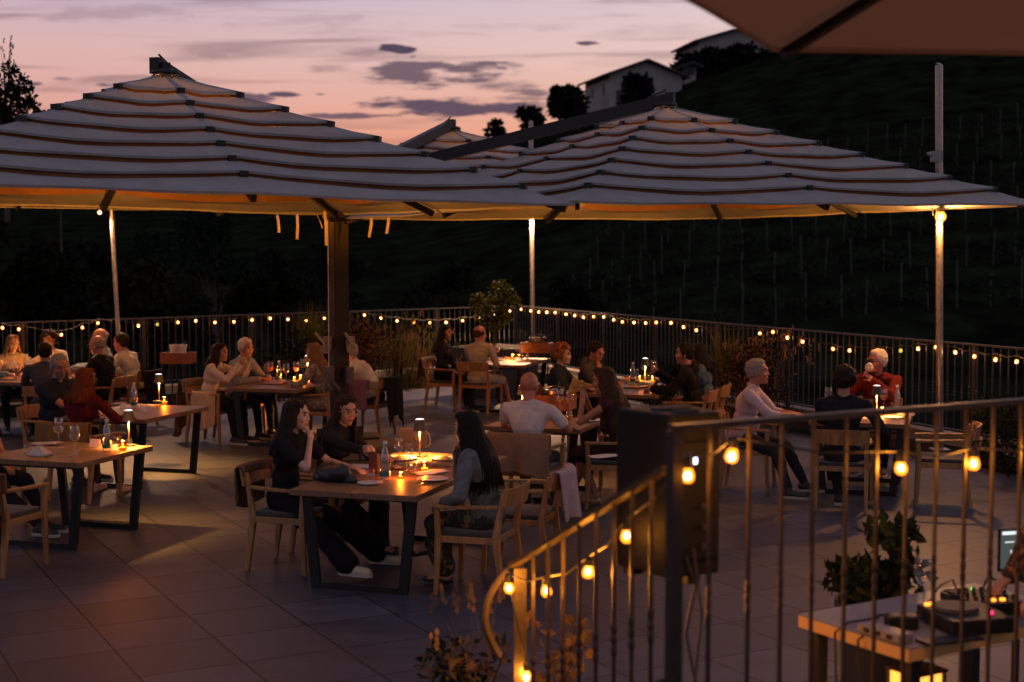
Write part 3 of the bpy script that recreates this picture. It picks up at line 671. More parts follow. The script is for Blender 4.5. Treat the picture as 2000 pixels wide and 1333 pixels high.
def table_lamp(px, py, label, zt=.75, power=5.0, green=False, rz=-18):
    power *= 6
    if not _tl:
        root = bpy.data.objects.new('table_lamp', None); col.objects.link(root)
        MB().box((0, 0, .006), (.105, .105, .012)).build('base', M_SHADE, root, bevel=.003)
        MB().tube([(0, 0, .012), (0, 0, .235)], .006, 10).build('stem', M_STEM, root, smooth='all')
        sh = MB().lathe([(.056, .222), (.0415, .318), (.040, .318), (.0545, .222)], seg=28).build('shade', M_SHADE, root, smooth=True)
        MB().lathe([(.0001, .325), (.02, .324), (.037, .319)], seg=24).build('top_diffuser', M_RING, sh)
        MB().lathe([(.0001, .296), (.0375, .296)], seg=20).build('light_disc', M_LED, sh)
        _tl.append(root); o = root
    else: o = copy_thing(_tl[0], (0, 0, 0))
    o.location = P(px, py, zt + .001); o.rotation_euler = (0, 0, R(rz)); tag(o, label, 'table lamp', 'small cordless lamps on the dining tables')
    if green:
        for c in o.children:
            for d in c.children:
                if d.name.startswith('top_diff'): d.data = d.data.copy(); d.data.materials[0] = M_RINGG
    bl_ = lamp('bulb_light', (0, 0, .262), power * 1.6, (1, .43, .085), .012, o); bl_.data.type = 'SPOT'; bl_.data.spot_size = R(126); bl_.data.spot_blend = .9
    return o
def napkin(px, py, label, zt=.75, rz=0, kind='peak'):
    root = thing('napkin', label, 'napkin', tuple(P(px, py, zt + .001)), R(rz))
    if kind == 'peak':
        MB().box((0, 0, .008), (.17, .12, .016)).build('folded_base', M_LINEN, root, bevel=.004)
        MB().add([(-.09, -.055, .018), (.10, -.055, .018), (.09, .055, .018), (-.08, .05, .018), (-.02, -.01, .085), (.01, .01, .082)], [(0, 1, 4), (1, 5, 4), (1, 2, 5), (2, 3, 5), (3, 4, 5), (3, 0, 4), (0, 3, 2, 1)]).build('peaked_fold', M_LINEN, root)
    else:
        V = []; n = 12
        for j in range(n + 1):
            for i in range(n + 1):
                x = (i / n - .5) * .26; y = (j / n - .5) * .15; V.append((x, y, .008 + .006 * math.sin(18 * x + 9 * y) + .008 * (1 - abs(y) / .075)))
        MB().add(V, [(j * (n + 1) + i, j * (n + 1) + i + 1, (j + 1) * (n + 1) + i + 1, (j + 1) * (n + 1) + i) for j in range(n) for i in range(n)]).build('cloth', M_LINEN, root, smooth='all', solid=.006)
    return root
def flat(name, cat, px, py, size, m, label, zt=.75, rz=-18, bev=.003):
    o = MB().box((0, 0, size[2] / 2 + .001), size).build(name, m, bevel=bev); o.location = P(px, py, zt); o.rotation_euler = (0, 0, R(rz)); return tag(o, label, cat)
def cutlery(px, py, label, zt=.75, rz=0):
    o = MB().beam((-.09, 0, .005), (.03, 0, .005), .006, .003).beam((.03, 0, .005), (.1, 0, .004), .016, .003).build('knife', mat('cutlery_steel', (.6, .58, .55), .25, 1)); o.location = P(px, py, zt + .001); o.rotation_euler = (0, 0, R(rz)); return tag(o, label, 'cutlery')

# ================================================================== people
def remesh(mb, vox, name, smooth=3, amp=0, seed=0, k=(30, 9, 6)):
    me = mb.mesh('tmp'); o = bpy.data.objects.new('tmp', me); col.objects.link(o)
    r = o.modifiers.new('r', 'REMESH'); r.mode = 'VOXEL'; r.voxel_size = vox; r.adaptivity = 0
    if smooth: s = o.modifiers.new('s', 'SMOOTH'); s.iterations = smooth; s.factor = .5
    dg = bpy.context.evaluated_depsgraph_get(); ev = o.evaluated_get(dg)
    out = bpy.data.meshes.new_from_object(ev); out.name = name
    bpy.data.objects.remove(o); bpy.data.meshes.remove(me)
    if amp:
        n = len(out.vertices); V = np.empty(n * 3); out.vertices.foreach_get('co', V); V = V.reshape(-1, 3)
        Nn = np.empty(n * 3); out.vertices.foreach_get('normal', Nn); Nn = Nn.reshape(-1, 3)
        V += Nn * wav(V, amp, k, seed)[:, None]; out.vertices.foreach_set('co', V.ravel())
    out.polygons.foreach_set('use_smooth', [True] * len(out.polygons)); out.update()
    return out
def skin(name, c): return mat('skin_' + name, c, .5, 0, .08, 14, .12, 90, sss=.12)
SK = {'fair': skin('fair', (.50, .27, .18)), 'tan': skin('tan', (.36, .17, .10)), 'olive': skin('olive', (.40, .20, .125)), 'red': skin('red', (.42, .16, .10))}
M_LIP = mat('lips', (.32, .07, .06), .45); M_EYE = mat('eye_dark', (.03, .018, .012), .3); M_BROW = mat('brow_dark', (.05, .03, .02), .9); M_BROWG = mat('brow_grey', (.22, .19, .16), .9); M_STUB = mat('beard_grey', (.20, .155, .13), .9, 0, .3, 90, .5, 200)
def hairmat(n, c): return mat('hair_' + n, c, .55, 0, .35, 40, .9, 55, stretch=(3, 3, .35), spec=.12)
HM = {'black': hairmat('black', (.010, .008, .007)), 'dark': hairmat('dark', (.022, .013, .009)), 'auburn': hairmat('auburn', (.13, .028, .008)), 'blond': hairmat('blond', (.24, .12, .05)), 'grey': mat('hair_grey', (.26, .23, .20), .6, 0, .35, 60, .9, 120), 'white': mat('hair_white', (.55, .48, .42), .6, 0, .2, 60, .9, 120), 'brown': hairmat('brown', (.055, .028, .015)), 'ginger': hairmat('ginger', (.26, .095, .035))}
def cloth(n, c, **k): return mat('cloth_' + n, c, k.pop('rough', .95), 0, k.pop('var', .1), k.pop('vs', 9), k.pop('bump', .35), k.pop('bs', 70), spec=.12, **k)

def vec(*a): return np.array(a, float)
def unit(v): return v / (np.linalg.norm(v) + 1e-12)
def rotm(axis, deg): return np.array(Matrix.Rotation(R(deg), 3, axis))
def ik(a, t, l1, l2, pole):
    d = t - a; L = np.linalg.norm(d); mx = (l1 + l2) * .995
    if L > mx: d = d / L * mx; L = mx; t = a + d
    u = d / L; x = (l1 * l1 - l2 * l2 + L * L) / (2 * L); h = math.sqrt(max(0, l1 * l1 - x * x)); p = pole - u * (pole @ u)
    return a + u * x + unit(p) * h, t
def hand(mb, w, fdir, palm, side, curl=.5, s=1.0, spread=1.0):
    "w wrist, fdir finger direction, palm = palm normal (towards what is held)"
    f = unit(fdir); n = unit(palm - f * (palm @ f)); x = np.cross(f, n) * side      # x towards the thumb
    M = np.stack([x, f, n], 1)
    mb.cap(w - f * .02 * s, w + f * .02 * s, .024 * s, .026 * s); mb.ell(w + f * .048 * s, (.041 * s, .05 * s, .017 * s), M)
    for i, (ox, ln) in enumerate(((.028, .072), (.010, .080), (-.009, .075), (-.027, .058))):
        b = w + f * .088 * s + x * ox * s * spread; c = curl * (1 + .12 * i)
        d1 = unit(f * math.cos(c * .9) + n * math.sin(c * .9) + x * ox * .8); k1 = b + d1 * ln * .5 * s
        d2 = unit(f * math.cos(c * 2.0) + n * math.sin(c * 2.0)); mb.cap(b - f * .02 * s, k1, .0098 * s, .009 * s, 8); mb.cap(k1, k1 + d2 * ln * .52 * s, .0088 * s, .0072 * s, 8)
    tb = w + f * .03 * s + x * .03 * s; t1 = tb + unit(x * .7 + f * .7 + n * .35) * .045 * s; t2 = t1 + unit(f * .8 + n * (.3 + .5 * curl) + x * .1) * .034 * s
    mb.cap(tb, t1, .0125 * s, .0105 * s, 8); mb.cap(t1, t2, .0102 * s, .0082 * s, 8)

def person(label, loc, heading, skin='fair', woman=False, s=1.0, lean=6, side=0, twist=0, hyaw=0, hpitch=0, hroll=0, hands=None, feet=None, knees_apart=.12,
           top=None, bottom=None, shoes=None, hair=None, vox=.0085, beard=False, glasses=None, standing=False, seat=.455, extra=None, legs=True, build=1.0, shoe='trainer', brow='dark', hip=None, barefoot=False):
    root = thing('person', label, 'person', (loc[0], loc[1], 0), R(heading - 90))
    b = build; X = vec(1, 0, 0); Y = vec(0, 1, 0); Z = vec(0, 0, 1)
    Hc = vec(0, -.07, seat + .085) if not standing else vec(0, 0, .93 * s)
    if hip is not None: Hc = np.array(hip, float)
    ml = rotm('X', -lean) @ rotm('Y', side); d0 = rotm('X', -lean * .55) @ rotm('Y', side * .5) @ Z; d1 = ml @ Z; d2 = rotm('X', -lean * 1.25) @ rotm('Y', side) @ Z
    waist = Hc + d0 * .17 * s; chest = waist + d1 * .17 * s; shc = chest + d2 * .125 * s; neckb = shc + d2 * .055 * s
    mt = rotm('Z', twist); sx = (mt @ X); sx = unit(sx - d2 * (sx @ d2)); sy = np.cross(d2, sx)
    sw = (.175 if woman else .20) * s * (1 + (b - 1) * .5)
    Sh = {-1: shc - sx * sw, 1: shc + sx * sw}
    nd = unit(d2 + sy * .18 + Z * .35); hc = neckb + nd * .085 * s + Z * .085 * s + sy * .02
    Mh = rotm('Z', twist * .5 + hyaw) @ rotm('Y', hroll) @ rotm('X', -hpitch); hx, hy, hz = Mh[:, 0], Mh[:, 1], Mh[:, 2]
    hs = 1.03 * s if woman else 1.08 * s
    def H(x, y, z): return hc + (hx * x + hy * y + hz * z) * hs
    # ---- legs
    hj = {q: Hc + X * q * .085 * s for q in (-1, 1)}; LT, LS = .43 * s, .42 * s
    kn = {}; an = {}; ft = {}
    for q in (-1, 1):
        if standing: fp = vec(q * .11, .02, .08)
        elif feet and q in feet: fp = vec(*feet[q])
        else: fp = vec(q * (knees_apart + .02), .40 * s, .085)
        pole = vec(q * (knees_apart - .05) * 3, 1, .9) if not standing else Y
        kn[q], an[q] = ik(hj[q], fp, LT, LS, pole)
        fd = vec(q * .12, 1, 0) if not (feet and q in feet and len(feet[q]) > 3) else vec(0, 1, 0)
        ft[q] = unit(fd - Z * (0.25 if (feet and q in feet and feet[q][2] > .13) else 0))
    # ---- arms
    LA, LF = .285 * s, .255 * s; el = {}; wr = {}; hd = {}
    hands = hands or {}
    for q in (-1, 1):
        t = hands.get(q, 'lap'); fdir = None; palm = None; curl = .5; pole = vec(q * .9, -.35, -.8)
        if isinstance(t, dict): fdir = t.get('f'); palm = t.get('n'); curl = t.get('c', .5); pole = vec(*t['pole']) if 'pole' in t else pole; t = t['t']
        if isinstance(t, str):
            if t == 'lap': t = kn[q] * .55 + hj[q] * .45 + Z * .10 + X * (-q * .03); fdir = fdir or (-q * .3, 1, -.1); palm = palm or (0, 0, -1); curl = .35
            elif t == 'mouth': t = H(q * .045, .125, -.185); fdir = fdir or tuple(hz * .9 - hx * q * .35 - hy * .1); palm = palm or tuple(-hy - hx * q * .3); curl = 1.15
            elif t == 'chin': t = H(q * .05, .09, -.165); fdir = fdir or tuple(hz + hy * .1); palm = palm or tuple(-hy - hx * q * .5); curl = 1.1
            elif t == 'cheek': t = H(q * .06, .07, -.17); fdir = fdir or tuple(hz * 1.0 - hx * q * .2); palm = palm or tuple(-hx * q - hy * .3); curl = .8
            elif t == 'table': t = vec(q * .17, .44, .79); fdir = fdir or (-q * .5, 1, 0); palm = palm or (0, 0, -1); curl = .3
            elif t == 'fold': t = vec(q * .12, .38, .80); fdir = fdir or (-q * 1, .35, 0.02); palm = palm or (0, 0, -1); curl = .45
        t = np.array(t, float); t = Sh[q] + (t - Sh[q])
        el[q], wr[q] = ik(Sh[q], t, LA, LF, pole)
        fa = unit(wr[q] - el[q]); f_ = unit(np.array(fdir, float)) if fdir is not None else fa
        hd[q] = (unit(f_ * .75 + fa * .4), np.array(palm, float) if palm is not None else vec(0, 0, -1), curl)
    # ---- body volumes shared by skin and clothes; g = extra thickness
    def torso(m, g, lo=0, w_=1.0):
        Mt = np.stack([sx, np.cross(d1, sx), d1], 1); M0 = np.stack([X, np.cross(d0, X), d0], 1)
        if lo <= 0: m.ell(Hc + Z * .01 + d0 * .01, ((.158 if not woman else .165) * s * (1 + (b - 1) * .6) + g, (.118 * b) * s + g, .115 * s + g), M0)
        m.ell(waist, ((.135 if not woman else .118) * s * b + g, .098 * s * b + g, .15 * s), M0)
        if b > 1.05: m.ell(waist + sy * .04 - Z * .02, (.13 * s * b + g, .10 * s * b + g, .13), M0)
        m.ell(chest, ((.155 if not woman else .132) * s * (1 + (b - 1) * .5) + g, (.108 if not woman else .095) * s * b + g, .16 * s), Mt)
        for q in (-1, 1):
            m.cap(shc, Sh[q] + -sx * q * .005, .072 * s + g, .052 * s + g * .8); m.cap(neckb + Z * .01, Sh[q] + (neckb - shc) * .2, .045 * s + g * .5, .038 * s + g * .5)
            m.cap(chest + sx * q * .07, Sh[q] - sx * q * .03, .085 * s + g, .055 * s + g)
            if woman: m.ell(chest + sx * q * .062 * s + sy * (.075 * s) + d1 * -.0, (.052 * s + g, .05 * s + g, .052 * s + g))
    def arm(m, q, g, upto=2, flare=0):
        m.cap(Sh[q], el[q], (.047 if not woman else .040) * s * (1 + (b - 1) * .4) + g, (.036 if not woman else .031) * s + g + flare * .5)
        if upto > 1: m.cap(el[q], wr[q] if upto == 2 else el[q] * (2 - upto) + wr[q] * (upto - 1), (.037 if not woman else .032) * s + g, (.026 if not woman else .022) * s + g + flare)
    def leg(m, q, g, upto=2.0, wide=0):
        m.cap(hj[q], kn[q], .085 * s * (1 + (b - 1) * .5) + g, .057 * s + g + wide * .3)
        if upto > 1: e = kn[q] + (an[q] - kn[q]) * (upto - 1); m.cap(kn[q], e, .055 * s + g + wide * .3, (.034 + .018 * (2 - upto)) * s + g + wide); m.ell(kn[q] * .68 + an[q] * .32 - unit(np.cross(unit(an[q] - kn[q]), X)) * .012, (.048 * s + g + wide * .5,) * 3)
    m = MB(); torso(m, 0)
    for q in (-1, 1):
        arm(m, q, 0); hand(m, wr[q], hd[q][0], hd[q][1], -q if False else q * -1, hd[q][2], s * (.93 if woman else 1.02))
        if legs:
            leg(m, q, 0); h0 = an[q]; m.ell(h0 + Z * -.035, (.034 * s, .04 * s, .034 * s)); m.cap(h0 - Z * .02 - ft[q] * .01, h0 + ft[q] * .13 * s - Z * .05, .034 * s, .022 * s); m.cap(h0 + ft[q] * .12 * s - Z * .052, h0 + ft[q] * .165 * s - Z * .056 , .026 * s, .02 * s)
    m.cap(neckb - d2 * .03, H(0, -.02, -.05), (.057 if not woman else .049) * s, (.052 if not woman else .044) * s)
    # head
    def HE(p, r): m.ell(H(*p), tuple(k * hs for k in r), Mh, 16, 12)
    HE((0, -.012, .032), (.077, .095, .086)); HE((0, .022, -.018), (.062, .066, .088)); HE((0, .03, -.078), (.047 if not woman else .041, .05, .036)); HE((0, .068, -.098), (.021, .019, .018))
    m.cap(H(-.03, .083, .026), H(.03, .083, .026), .0125 * hs, .0125 * hs, 10)
    m.cap(H(0, .085, .012), H(0, .0985, -.028), .0075 * hs, .0105 * hs, 10); m.ell(H(0, .095, -.032), (.0155 * hs, .010 * hs, .008 * hs), Mh)
    for q in (-1, 1):
        HE((q * .036, .062, -.03), (.024, .024, .022)); m.ell(H(q * .077, -.008, -.012), (.009 * hs, .02 * hs, .032 * hs), Mh @ rotm('Z', q * 20))
    m.ell(H(0, .086, -.058), (.023 * hs, .010 * hs, .007 * hs), Mh); m.ell(H(0, .084, -.070), (.019 * hs, .0105 * hs, .007 * hs), Mh)
    bm = remesh(m, vox, 'person_body', 2)
    mats = [SK[skin], M_LIP, M_EYE, M_BROW if brow == 'dark' else M_BROWG, M_STUB]
    for q in mats: bm.materials.append(q)
    n = len(bm.polygons); C = np.empty(n * 3); bm.polygons.foreach_get('center', C); C = (C.reshape(-1, 3) - hc) @ Mh / hs; idx = np.zeros(n, int)
    def inside(c, r): return (((C - vec(*c)) / vec(*r)) ** 2).sum(1) < 1
    idx[inside((0, .092, -.064), (.021, .02, .010))] = 1
    for q in (-1, 1):
        idx[inside((q * .031, .085, .003), (.0125, .03, .0065))] = 2; idx[inside((q * .032, .09, .027), (.021, .03, .0055))] = 3
    if beard: w_ = inside((0, .06, -.085), (.055, .06, .045)) & (idx == 0); idx[w_] = 4
    bm.polygons.foreach_set('material_index', idx.tolist())
    body = bpy.data.objects.new('body', bm); col.objects.link(body); body.parent = root
    # ---- clothes
    cs = max(vox * 1.15, .0095)
    if top:
        kind, mt_, *op = top; m = MB(); g = .011 if kind not in ('blazer', 'jacket', 'hoodie') else .020
        torso(m, g)
        up = {'shirt': 2, 'tee': 0, 'sleeveless': -1, 'blazer': 2, 'jacket': 2, 'hoodie': 2, 'sweater': 2, 'rolled': 1.35}[kind]
        for q in (-1, 1):
            if up == 0: e = Sh[q] * .38 + el[q] * .62; m.cap(Sh[q], e, .053 * s + g, .05 * s + g)
            elif up > 0: arm(m, q, g + .004, up, .004)
        if kind in ('shirt', 'rolled', 'blazer', 'jacket', 'tee', 'sweater', 'hoodie'):
            rr = .062 * s if kind != 'hoodie' else .075
            a = unit(nd); u = sx; v = np.cross(a, u); c0 = neckb + a * (.022 if kind in ('shirt', 'rolled', 'blazer', 'jacket') else .0)
            pts = [c0 + u * rr * math.cos(t) + v * rr * math.sin(t) * 1.05 - a * .02 * max(0, math.sin(t)) for t in np.linspace(0, 2 * PI, 19)]
            for p, q_ in zip(pts, pts[1:]): m.cap(p, q_, .014 if kind != 'hoodie' else .03, .014 if kind != 'hoodie' else .03, 8)
        if kind == 'hoodie': m.ell(neckb - sy * .09 - Z * .02, (.13, .06, .08))
        if woman and kind == 'sleeveless': pass
        lo = Hc - Z * .0
        m.ell(Hc + d0 * .03, (.168 * s * b + g, .125 * s * b + g, .12 * s))
        me = remesh(m, cs, 'top_garment', 3, .0042, zlib.crc32(label.encode()) % 1000, (14, 9, 16)); me.materials.append(mt_)
        o = bpy.data.objects.new({'blazer': 'blazer', 'jacket': 'jacket', 'hoodie': 'hoodie', 'tee': 'polo_shirt', 'sleeveless': 'top'}.get(kind, 'shirt'), me); col.objects.link(o); o.parent = root
    if bottom and legs:
        kind, mt_ = bottom; m = MB(); g = .010
        m.ell(Hc, (.165 * s * b + g, .125 * s * b + g, .115 * s + g))
        for q in (-1, 1):
            if kind == 'pants': leg(m, q, g, 1.93)
            elif kind == 'wide': leg(m, q, g, 1.97, .05)
            elif kind == 'shorts': m.cap(hj[q], hj[q] * .12 + kn[q] * .88, .088 * s + g, .072 * s + g)
            elif kind in ('skirt', 'longskirt'):
                m.cap(hj[q], kn[q], .095 * s + g, .068 * s + g); m.cap(hj[q] * .5 + hj[-q] * .5, kn[q] * .6 + kn[-q] * .4, .095 * s + g, .07 * s + g)
                if kind == 'longskirt': e = kn[q] * .12 + an[q] * .88; m.cap(kn[q], e, .07 * s, .085 * s); m.cap(kn[q] * .6 + kn[-q] * .4, e * .6 + (kn[-q] * .12 + an[-q] * .88) * .4, .07 * s, .09 * s)
        me = remesh(m, cs, 'bottom_garment', 3, .005, zlib.crc32(label.encode()) % 999, (10, 12, 8)); me.materials.append(mt_)
        o = bpy.data.objects.new({'skirt': 'skirt', 'longskirt': 'skirt', 'shorts': 'shorts'}.get(kind, 'trousers'), me); col.objects.link(o); o.parent = root
    if shoes and legs:
        for q in (-1, 1):
            f = ft[q]; a = an[q] - Z * .045; m = MB(); Mf = np.stack([unit(np.cross(f, Z)), f, Z], 1); up_ = f * .0
            if shoe == 'trainer':
                m.cap(a - f * .03 + Z * .015, a + f * .10 * s + Z * .0, .045, .037); m.cap(a + f * .08 * s, a + f * .175 * s - Z * .004, .04, .033); m.cap(an[q] + Z * .0, a, .043, .045)
                me = remesh(m, .009, 'shoe', 2); me.materials.append(shoes); o = bpy.data.objects.new('shoe', me); col.objects.link(o); o.parent = root
                so = MB(); pr = [(-.07, .032), (-.05, .043), (.03, .04), (.09, .046), (.15, .046), (.20, .032), (.215, .01)]
                R1 = [a + f * y * s + Mf[:, 0] * x - Z * .038 for y, x in pr] + [a + f * y * s - Mf[:, 0] * x - Z * .038 for y, x in pr[::-1]]
                R2 = [p + Z * .028 for p in R1]; k = len(R1); so.add(R1 + R2, [tuple(range(k))[::-1], tuple(range(k, 2 * k))] + [(i, (i + 1) % k, k + (i + 1) % k, k + i) for i in range(k)])
                so.build('sole', mat('shoe_sole', (.42, .38, .33), .7), o)
            else:
                m.cap(a - f * .02 - Z * .012, a + f * .165 * s - Z * .012, .030, .024, 8); m.cap(an[q] - f * .04 + Z * .01, an[q] + f * .035 + Z * .005, .012, .012, 6)
                if shoe == 'heel': m.cap(a - f * .045 - Z * .0, a - f * .05 - Z * .045, .012, .008, 6)
                me = remesh(m, .007, 'shoe', 1); me.materials.append(shoes); o = bpy.data.objects.new('shoe', me); col.objects.link(o); o.parent = root
    # ---- hair
    if hair:
        kind, mt_, *op = hair; m = MB(); length = op[0] if op else .3
        def HR(p, r): m.ell(H(*p), tuple(k * hs for k in r), Mh, 16, 12)
        if kind != 'fringe': HR((0, -.022, .040), (.084, .098, .088))
        rg = random.Random(label)
        if kind == 'short': HR((0, -.05, -.0), (.078, .06, .07)); HR((0, .028, .088), (.052, .042, .032)); [HR((q * .072, -.01, .015), (.014, .035, .04)) for q in (-1, 1)]
        if kind in ('short', 'fringe'):
            for i in range(190):
                t = rg.uniform(0, 2 * PI); z = rg.uniform(-.35, 1 if kind == 'short' else .25); r = math.sqrt(1 - z * z); p = vec(r * math.cos(t), r * math.sin(t), z)
                if p[1] > .45 and z < .62: continue
                if kind == 'fringe' and p[1] > .1: continue
                b0 = vec(p[0] * .079, p[1] * .093 - .022, p[2] * .085 + .038); e0 = b0 + p * .004 + vec(rg.uniform(-.012, .012), rg.uniform(-.004, .014), rg.uniform(-.006, .004))
                m.cap(H(*b0), H(*e0), .0080 * hs, .0050 * hs, 6)
        if kind == 'fringe': HR((0, -.055, -.005), (.079, .052, .045)); [HR((q * .073, -.02, .005), (.012, .04, .028)) for q in (-1, 1)]
        if kind in ('curly', 'curlyshort'):
            R0 = .118 if kind == 'curly' else .092
            for i in range(170 if kind == 'curly' else 190):
                t = rg.uniform(0, 2 * PI); z = rg.uniform(-.75 if kind == 'curly' else -.85, 1); r = math.sqrt(1 - z * z); p = (r * math.cos(t), r * math.sin(t), z)
                if p[1] > (.35 if kind == 'curly' else .12) and z < .45: continue
                m.ell(H(p[0] * R0 * .98, p[1] * R0 - .022, p[2] * R0 * .98 + .035), (rg.uniform(.016, .028) * hs,) * 3, None, 8, 6)
        strands = []
        if kind in ('long', 'bob'):
            HR((0, -.055, -.03), (.082, .06, .085)); 
            for q in (-1, 1): HR((q * .074, -.012, -.03), (.019, .045, .075)); HR((q * .032, .036, .088), (.038, .036, .030))
            n = 64 if kind == 'long' else 60
            for i in range(n):
                a = -PI * 1.06 + PI * 1.12 * (i + rg.random()) / n; a = math.atan2(math.sin(a), math.cos(a))
                x0, y0 = .079 * math.cos(a), -.02 + .085 * math.sin(a)
                st = H(x0 * .9, y0, .055 + rg.uniform(-.02, .02)); mid = H(x0 * 1.12, y0 * 1.1 - .005, -.05)
                L = length * rg.uniform(.85, 1.05); pts = [st, mid]; cur = mid.copy(); away = unit(np.array([cur[0] - hc[0], cur[1] - hc[1], 0]) + 1e-6)
                for k in range(6):
                    stp = (L - .1) / 6; cur = cur + vec(0, 0, -stp)
                    # lie over shoulders and back
                    for cc_, rr_ in ((chest, .15), (shc, .12), (Sh[-1], .07), (Sh[1], .07), (waist, .145)):
                        dv = cur - cc_; dv[2] *= .6; dn = np.linalg.norm(dv)
                        if dn < rr_ * s * (1.0): cur = cur + unit(np.array([dv[0], dv[1] - .02, 0])) * (rr_ * s - dn) * .9
                    cur = cur + vec(rg.uniform(-.006, .006), rg.uniform(-.006, .006), 0); pts.append(cur.copy())
                rs = [.016, .02, .019, .018, .016, .014, .010, .004] if kind == 'long' else [.016, .02, .018, .017, .015, .013, .011, .007]
                strands.append((pts, [r * rg.uniform(.8, 1.15) for r in rs]))
                for u in range(len(pts) - 1): m.cap(pts[u], pts[u + 1], rs[u] * .8, rs[u + 1] * .8, 6)
        me = remesh(m, .0075 if kind not in ('curly', 'curlyshort') else .0085, 'hair', 1 if kind not in ('curly', 'curlyshort') else 1, .0028 if kind in ('long', 'bob') else .0012, 3, (160, 160, 12) if kind in ('long', 'bob') else (120, 120, 120)); me.materials.append(mt_)
        o = bpy.data.objects.new('hair', me); col.objects.link(o); o.parent = root
        if strands:
            q = MB()
            for pts, rs in strands:
                for k in range(2):
                    off = vec(rg.uniform(-.01, .01), rg.uniform(-.012, .012), 0); q.tube([p + off * (i > 0) for i, p in enumerate(pts)], [r * .42 for r in rs], 5)
            so = q.build('hair_lock', mt_, o, smooth='all')
    if glasses:
        gm = {'gold': mat('gold_frame', (.6, .38, .12), .3, .9), 'dark': mat('dark_frame', (.02, .018, .016), .35), 'sun': mat('dark_frame', (.02, .018, .016), .35)}[glasses]; q = MB()
        for e in (-1, 1):
            pts = [H(e * .033 + .025 * math.cos(t), .108, .004 + .020 * math.sin(t)) for t in np.linspace(0, 2 * PI, 13)]; q.tube(pts, .0022 if glasses != 'sun' else .004, 5)
            q.tube([H(e * .058, .106, .008), H(e * .078, .06, .006), H(e * .082, -.005, .002)], .0022 if glasses == 'gold' else .0034, 5)
            if glasses == 'sun': q.ell(H(e * .033, .106, .003), (.025, .004, .020), Mh)
        q.tube([H(-.009, .109, .008), H(.009, .109, .008)], .002, 5); q.build('glasses', gm, root, smooth=True)
    root_info = dict(H=H, wr=wr, hd=hd, kn=kn, an=an, Sh=Sh, el=el, Hc=Hc, chest=chest, waist=waist, neckb=neckb, sy=sy, sx=sx, hc=hc, Mh=Mh)
    if extra: extra(root, root_info)
    root['_i'] = 0; del root['_i']
    return root, root_info
def heldin(root, info, q=1):
    w = info['wr'][q]; f, n, c = info['hd'][q]; return w + f * .09 + n * .03
def towrld(root, p): return Matrix.Translation(root.location) @ Matrix.Rotation(root.rotation_euler.z, 4, 'Z') @ Vector(p)

# ================================================================== the tables
TA = Table((812, 970), 2.1, 'long wooden table of the three young women in the foreground')
TB_ = Table((156, 905), 1.1, 'unoccupied wooden table with tented napkin at the left edge')
TC = Table((282, 820), 1.3, 'wooden table where the red haired woman sits with her back turned')
TD = Table((70, 749), 1.05, 'wooden table of the large party at the far left edge')
TE = Table((580, 762), 1.2, 'wooden table with two orange cocktails left of the parasol post')
TF = Table((1022, 714), 1.5, 'farthest wooden table in front of the potted tree')
TG = Table((1132, 840), 1.0, 'wooden table of the pizza eating woman and the bald man')
TH_ = Table((1284, 773), .95, 'wooden table of four diners behind the pizza eating woman')
TI = Table((1775, 830), 1.05, 'wooden table at the right shared by the man in red blazer')

def hv(deg): return Vector((math.cos(R(deg)), math.sin(R(deg)), 0))
def loc2(p, loc, h):
    d = Vector(p) - Vector((loc[0], loc[1], 0)); return tuple(Matrix.Rotation(-R(h - 90), 3, 'Z') @ d)
# ------------------------------------------------------------------ clothes
C_BLACK = cloth('black', (.012, .011, .012)); C_BLACK2 = cloth('black_knit', (.017, .016, .018)); C_DENIM = cloth('pale_denim', (.10, .106, .11), var=.35, vs=14)
C_WHITE = cloth('white', (.55, .50, .47)); C_CREAM = cloth('cream', (.60, .50, .38)); C_LBLUE = cloth('light_blue', (.24, .28, .32)); C_PINK = cloth('pale_pink', (.52, .41, .42))
C_RED = cloth('dark_red', (.09, .009, .012)); C_BLAZER = cloth('red_blazer', (.11, .014, .011)); C_BEIGE = cloth('beige', (.34, .29, .22)); C_NAVY = cloth('navy', (.02, .025, .04)); C_GREY = cloth('grey', (.07, .065, .065)); C_DRED = cloth('wine', (.045, .016, .02))
C_SHORT = cloth('light_trousers', (.42, .38, .34)); C_JEAN = cloth('dark_jeans', (.025, .025, .03)); C_SKIN_SKIRT = cloth('brown_skirt', (.03, .016, .016))
C_BLUEJ = cloth('blue_jacket', (.06, .10, .15), var=.3)
SH_W = mat('shoe_white', (.55, .47, .34), .6, 0, .1, 20); SH_B = mat('shoe_black', (.02, .018, .018), .5); SH_T = mat('shoe_nude', (.50, .34, .24), .45)
